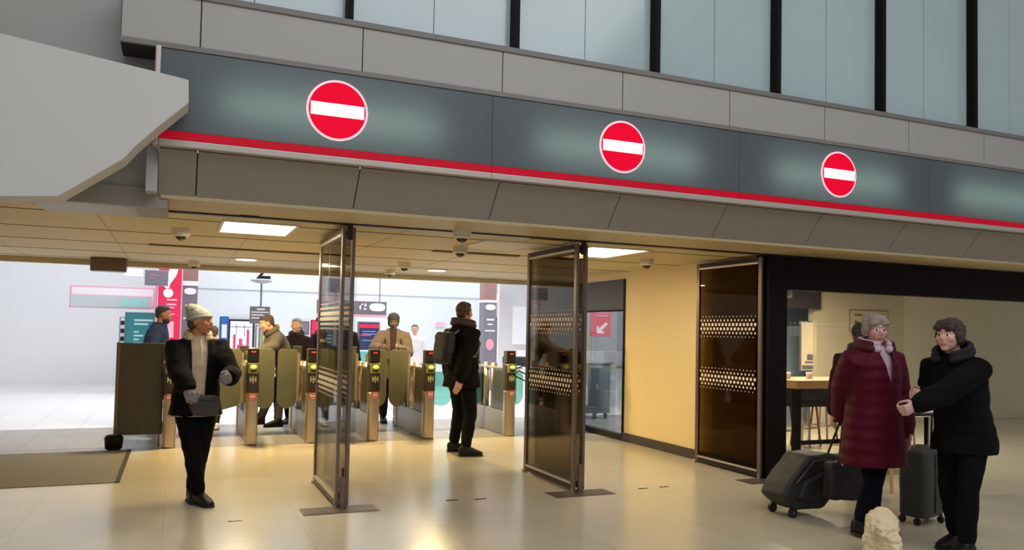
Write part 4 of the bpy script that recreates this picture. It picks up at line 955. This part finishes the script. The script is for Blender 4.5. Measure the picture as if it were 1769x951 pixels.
# man with backpack (centre)
a1, a2 = floor_at(803, 789), floor_at(783, 781)
P2 = person('man in black jacket with backpack walking right, seen from behind, mid opening', ((a1.x+a2.x)/2+.01, (a1.y+a2.y)/2), (.93, .36), 1.80,
    feet=((a2.x, a2.y, .5, -.3, 0), (a1.x, a1.y, 1., -.15, 0)), hands=(None, at(792, 662, 8.66)), head=(.80, .60), vox=.0095, skin=(200, 150, 130), hairc=(78, 54, 40), hair='short',
    top=[dict(name='jacket', c=(9, 7, 8), th=.040, hem=-.085, flare=.025, collar=1.3, cc=(58, 46, 56), cuffw=.006, ruf=.010, fold=.010)], tro=((14, 13, 13), 1.08), shoe=(22, 20, 18), grip=(.5, .25), seed=5)
backpack(P2, 'small dark blue grey backpack on the back of the man in the black jacket', (22, 27, 36), dx=-.02, size=(.15, .085, .19), strapc=mat('strap_grey', (90, 100, 108), .6))

# woman in the burgundy coat
p3 = floor_at(1508, 926)
P3 = person('woman with short grey hair in long burgundy coat holding a bag handle, looking at camera', (p3.x, p3.y), (-.05, -1), 1.64,
    feet=((p3.x-.13, p3.y+.0, .1, -1, 0), (p3.x+.06, p3.y+.06, .5, -1, 0)), hands=(None, at(1452, 733, 4.75)), head=(-.40, -.92), pitch=.06, vox=.0085, skin=(206, 152, 142), hairc=(150, 132, 124), hair='bob',
    top=[dict(name='scarf_top', c=(196, 170, 182), th=.012, hem=0, collar=1.35, sleeve=0), dict(name='coat', c=(78, 3, 28), th=.052, hem=-.205, flare=.035, cuffw=.012, ruf=.007, rs=6, fold=.004, open=-.022, vee=.24, collar=1.25, gap=.95, rough=.6, cuff=.95)],
    tro=((8, 8, 18), 1.1), shoe=(18, 14, 14), grip=(.3, 1.0), hints=(None, V(-1, .6, 0)), seed=8, palm=(None, V(1, 0, 0)))
# quilting rows on the coat
for o in P3['o'].children:
    if o.name.startswith('coat'):
        mm = o.data.materials[0]; nt = mm.node_tree; b = nt.nodes['Principled BSDF']
        w_ = nt.nodes.new('ShaderNodeTexWave'); w_.bands_direction = 'Z'; w_.inputs['Scale'].default_value = 3.6; w_.inputs['Distortion'].default_value = .6
        tc = nt.nodes.new('ShaderNodeTexCoord'); nt.links.new(tc.outputs['Object'], w_.inputs['Vector'])
        bp = nt.nodes.new('ShaderNodeBump'); bp.inputs['Strength'].default_value = .3; bp.inputs['Distance'].default_value = .018
        nt.links.new(w_.outputs['Fac'], bp.inputs['Height']); nt.links.new(bp.outputs[0], b.inputs['Normal'])
# her rolling case and tote
M_case = mat('case_black', (40, 37, 36), .6, bump=.3, bump_s=200)
sy = 5.05
cp = [at(x, y, sy) for x, y in ((1353, 862), (1362, 838), (1400, 788), (1436, 784), (1462, 792), (1466, 812), (1440, 862), (1424, 880), (1376, 884))]
base = floor_at(1395, 889); t = thing('trolley_case', 'black soft trolley case tilted on its wheels behind the burgundy coat', 'suitcase', (cp[8].x, sy, 0)); lo = Vector(t.location)
mb = MB().prism(cp, (0, .30, 0), bev=.03, seg=3); me = mk_remesh(mb, .012, 3, 'body'); ruffle(me, .008, 6, 2); emit_obj('body', me, [M_case], t, lo)
q = [cp[0].lerp(cp[6], .25), cp[1].lerp(cp[5], .25), cp[3].lerp(cp[6], .3), cp[5].lerp(cp[0], .3), cp[7].lerp(cp[1], .3)]
mb = MB().prism([v+V(0, -.03, 0) for v in q], (0, .05, 0), bev=.015, seg=2); me = mk_remesh(mb, .010, 3, 'front_pocket'); emit_obj('front_pocket', me, [M_case], t, lo)
MB().tube([p-lo+V(0, -.012, 0) for p in (cp[1].lerp(cp[5], .12), cp[2].lerp(cp[6], .12), cp[3].lerp(cp[7], .1))], .004, 8).build('zip', M_bronze, t, True)
wz = .038
for dy in (.03, .27):
    a = at(1374, 885, sy); MB().cyl(V(a.x-lo.x, dy-.014, wz), V(a.x-lo.x, dy+.014, wz), wz, seg=24, m=M_ink).cyl(V(a.x-lo.x, dy-.017, wz), V(a.x-lo.x, dy+.017, wz), .010, m=M_bronze).build('wheel', parent=t)
    MB().tube([V(a.x-lo.x, dy, wz), V(a.x-lo.x+.02, dy, wz+.07)], .012, 8).build('wheel_bracket', M_ink, t, True)
a = at(1418, 879, sy); MB().box(a.x-lo.x-.02, .1, at(1420, 884, sy).z, a.x-lo.x+.03, .2, at(1420, 872, sy).z, bev=.008).build('foot', M_ink, t)
hw = P3['arms'][1][2]; hg = hw+(hw-P3['arms'][1][1]).normalized()*.075
MB().tube([p-lo for p in (at(1428, 790, sy+.15), hg+V(-.02, .01, -.02))], .009, 8).build('pull_handle', M_ink, t, True)
MB().tube([hg-lo+V(-.05, .03, 0), hg-lo+V(.05, -.03, 0)], .012, 10).build('grip', M_ink, t, True)
ty = 4.86
tp = [at(x, y, ty) for x, y in ((1440, 800), (1492, 797), (1500, 868), (1436, 866))]
t = thing('tote_bag', 'dark tote bag hanging from the hand of the woman in the burgundy coat', 'bag', (tp[3].x, ty, tp[3].z)); lo = Vector(t.location)
mb = MB().prism(tp, (0, .12, 0), bev=.02); me = mk_remesh(mb, .011, 3, 'body'); ruffle(me, .010, 7, 4); emit_obj('body', me, [mat('tote_dark', (44, 38, 38), .65, bump=.3, bump_s=300)], t, lo)
MB().box(-.0, -.012, .26, .28, .0, .30, bev=.003).build('top_edge', M_ink, t)
MB().tube([p-lo for p in (tp[0]+V(.05, 0, 0), hg+V(0, 0, -.01), tp[1]+V(-.06, 0, 0))], .007, 8).build('strap', M_ink, t, True)
MB().ball((.10, -.014, .285), (.014, .008, .012)).ball((.16, -.014, .283), (.012, .008, .012)).ball((.20, -.014, .285), (.012, .008, .012)).build('metal_studs', M_rail, t, True)

# person with dark hair behind her
p5 = at(1489, 600, 5.5)
person('person with dark brown hair standing mostly hidden behind the burgundy coat', (p5.x, p5.y), (.5, .8), 1.60, head=(.35, .9), vox=.011, hair='bun', hairc=(38, 26, 24), skin=(190, 140, 120),
    top=[dict(name='coat', c=(44, 14, 24), th=.028, hem=-.12, collar=1.2)], seed=9)
# person in black at the right edge
P4 = person('person in black coat at the right edge reaching forward with both hands, facing left', (4.98, 3.86), (-.9, -.1), 1.62, feet=((4.88, 3.74, -1, -.1, 0), (5.10, 3.98, -1, 0, 0)),
    hands=(at(1540, 728, 3.86), at(1584, 684, 4.02)), head=(-1, -.2), lean=.22, vox=.009, hair='bob', hairc=(60, 44, 38), skin=(205, 160, 148),
    top=[dict(name='jacket', c=(8, 8, 10), th=.034, hem=-.10, flare=.02, collar=1.3, ruf=.009)], tro=((13, 12, 15), 1.05), grip=(.9, .8), seed=11, hints=(V(.3, -.3, -1), V(.3, .3, -1)))
# upright dark suitcase she pushes
a = floor_at(1592, 903)
t = thing('suitcase', 'upright dark green grey suitcase at the right edge in front of the person in black', 'suitcase', (a.x, a.y, 0)); lo = Vector(t.location)
M_c2 = mat('case_green_grey', (46, 48, 44), .5, bump=.2, bump_s=150)
rbox('shell', lo, t, lo+V(0, 0, .33), V(.95, .3, 0), V(-.3, .95, 0), V(0, 0, 1), (.19, .12, .27), M_c2, pw=5, prof=((-1, .85), (-.95, .96), (0, 1), (.93, .97), (1, .85)))
for dx, dy in ((-.13, -.07), (.13, -.07), (-.13, .07), (.13, .07)): MB().cyl((dx-.01, dy, .028), (dx+.01, dy, .028), .028).cyl((dx, dy, .03), (dx, dy, .07), .012).build('wheel', M_ink, t)
MB().tube([(-.08, 0, .58), (-.09, 0, .84), (.09, 0, .84), (.08, 0, .58)], .009, 10).build('pull_handle', M_rail, t, True)
MB().box(-.15, -.128, .10, -.13, -.118, .56, bev=.003).box(.0, -.132, .10, .02, -.122, .56, bev=.003).box(.12, -.10, .10, .14, -.09, .56, bev=.003).build('ribs', M_c2, t)

# man in blue behind the dark screen
p = at(268, 590, 12.4)
person('bearded man in dark blue jacket behind the dark screen, facing right', (p.x, p.y), (.95, -.1), 1.74, head=(1, -.05), pitch=.12, lean=.14, vox=.012, hair='beard', hairc=(46, 36, 40), skin=(150, 104, 92),
    top=[dict(name='jacket', c=(36, 48, 82), th=.03, hem=-.05)], hands=(at(292, 592, 12.2)+V(0, 0, -.15), at(292, 592, 12.0)+V(0, 0, -.2)), seed=12)
# bending man at the gate
p = floor_at(487, 744)
P7 = person('man in grey jacket bending over a ticket gate, facing left', (p.x-.02, p.y+.2), (-1, -.15), 1.70, feet=((p.x-.34, p.y+.05, -1, 0, 0), (p.x-.06, p.y, -1, -.1, 0)), hands=(at(446, 607, 11.35), at(452, 612, 11.5)), head=(-1, -.15), pitch=.35, lean=.42,
    vox=.011, hair='short', hairc=(72, 56, 48), skin=(205, 160, 140), top=[dict(name='jacket', c=(84, 78, 74), th=.026, hem=-.07, collar=1.)], tro=((62, 58, 62), 1.05), seed=13)
p = at(512, 600, 12.5)
person('grey haired person in dark coat standing behind the bending man', (p.x, p.y), (-.5, -.85), 1.60, head=(-.5, -.9), vox=.012, hair='short', hairc=(128, 120, 120), skin=(190, 150, 138), top=[dict(name='coat', c=(28, 20, 25), th=.028, hem=-.1, collar=1.)], seed=14)
# person in tan coat
p = at(675, 738, 12.25); p.z = 0
P9 = person('person in tan open coat and dark hood with backpack straps, looking down at the gate', (p.x, p.y), (-.25, -1), 1.72, hands=(at(694, 603, 11.95), at(655, 601, 11.9)), head=(-.2, -1), pitch=.4, lean=.06, vox=.011, hair='hood', hairc=(50, 44, 50), skin=(110, 86, 80),
    feet=((p.x+.08, p.y-.02, .1, -1, 0), (p.x-.10, p.y+.12, -.1, -1, 0)), top=[dict(name='jumper', c=(60, 48, 52), th=.012, hem=-.0), dict(name='coat', c=(108, 95, 86), th=.035, hem=-.12, flare=.02, open=.035, vee=.05)], tro=((40, 36, 40), 1.05), seed=15)
backpack(P9, 'black backpack worn by the person in the tan coat', (26, 24, 30))
p = at(590, 600, 12.6)
person('person in dark coat with dark hair seen through the left glass door stack', (p.x, p.y), (.2, -1), 1.70, vox=.012, hair='bob', hairc=(40, 32, 36), top=[dict(name='coat', c=(22, 18, 24), th=.028, hem=-.15, collar=1.)], seed=16)
p = at(553, 600, 13.4)
person('person in black top standing beyond the gates just left of the left glass doors', (p.x, p.y), (.8, -.5), 1.66, vox=.012, hair='cap', hairc=(28, 24, 28), skin=(170, 120, 105), top=[dict(name='jacket', c=(52, 36, 44), th=.024, hem=-.05)], seed=17)
p = at(716, 600, 16.5)
person('distant person in white clothes right of the person in the tan coat', (p.x, p.y), (-.3, -1), 1.58, vox=.013, hair='short', hairc=(120, 100, 100), top=[dict(name='jacket', c=(222, 214, 216), th=.02, hem=-.05)], tro=((205, 198, 200), 1.), seed=18)
p = at(962, 600, 10.0)  # invented figure that makes the dark shape in the door glass
person('added person in dark coat standing in for the dark shape in the middle tinted glass doors', (p.x, p.y), (.3, 1), 1.64, vox=.012, hair='bob', hairc=(30, 24, 26), top=[dict(name='coat', c=(12, 10, 14), th=.035, hem=-.18, flare=.03, collar=1.)], seed=19)
p = floor_at(378, 743)
person('person in dark trousers and white shoes beyond the gate behind the woman in the beanie', (p.x-.12, p.y), (.1, 1), 1.46, vox=.012, hair='short', hairc=(60, 50, 48), shoe=(215, 212, 215), top=[dict(name='jacket', c=(48, 50, 48), th=.024, hem=-.05)], tro=((44, 46, 50), 1.05), seed=20)

# cream curly dog at the bottom edge
rt = V(*floor_at(1523, 1000)[:]); rt.z = 0
dd_ = V(.74, .67, 0).normalized(); sd = V(dd_.y, -dd_.x, 0); z = V(0, 0, 1)
def D(a, b, c_): return rt+dd_*a+sd*b+z*(c_ if a < .37 else c_-(a-.37)*.55)*.93
mb = MB()
mb.rings([(D(-.02, 0, .27), sd*.05, z*.07), (D(0, 0, .275), sd*.085, z*.10), (D(.12, 0, .27), sd*.088, z*.095), (D(.30, 0, .27), sd*.10, z*.115), (D(.40, 0, .28), sd*.085, z*.11), (D(.45, 0, .30), sd*.05, z*.07)], seg=24)
mb.tube([D(.38, 0, .31), D(.48, 0, .36), D(.54, 0, .37)], [.07, .058, .05], 14)
oball(mb, D(.57, 0, .38), sd, dd_, z, (.062, .075, .058)); mb.tube([D(.61, 0, .36), D(.69, 0, .34)], [.036, .024], 12)
for b in (-.058, .058):
    mb.tube([D(.03, b, .25), D(.0, b*1.1, .15), D(-.045, b*1.1, .10), D(-.03, b*1.1, .022), D(.01, b*1.1, .018)], [.055, .04, .024, .022, .022], 12)
    mb.tube([D(.36, b, .24), D(.35, b*1.1, .12), D(.35, b*1.1, .02), D(.385, b*1.1, .018)], [.042, .028, .024, .022], 12)
me = mk_remesh(mb, .008, 2, 'dog'); ruffle(me, .012, 30, 5)
for v in me.vertices: v.co.z = max(v.co.z, .0)
M_fur = mat('cream_fur', (226, 206, 165), .9, bump=.8, bump_s=60, noise_s=30, noise_a=.15, sheen=.3)
dog = emit_obj('dog', me, [M_fur, ], None, rt); tag(dog, 'cream curly coated dog at the bottom edge near the burgundy coat, facing away', 'dog')
for b in (-1, 1):
    mb = MB(); mb.tube([D(.56, b*.058, .41), D(.57, b*.078, .37), D(.57, b*.080, .33)], [.016, .026, .020], 12); me = mk_remesh(mb, .007, 1, 'ear'); ruffle(me, .008, 40, 2); emit_obj('ear', me, [M_fur], dog, rt)
mb = MB(); mb.tube([D(-.03, 0, .33), D(-.07, 0, .34), D(-.10, 0, .30)], [.026, .03, .02], 12); me = mk_remesh(mb, .008, 1, 'tail'); ruffle(me, .014, 34, 2); emit_obj('tail', me, [M_fur], dog, rt)
MB().ball(D(.715, 0, .345)-rt, (.013, .013, .011)).build('nose', M_ink, dog, True)
for b in (-1, 1): MB().ball(D(.63, b*.03, .395)-rt, .009).build('eye', M_ink, dog, True)
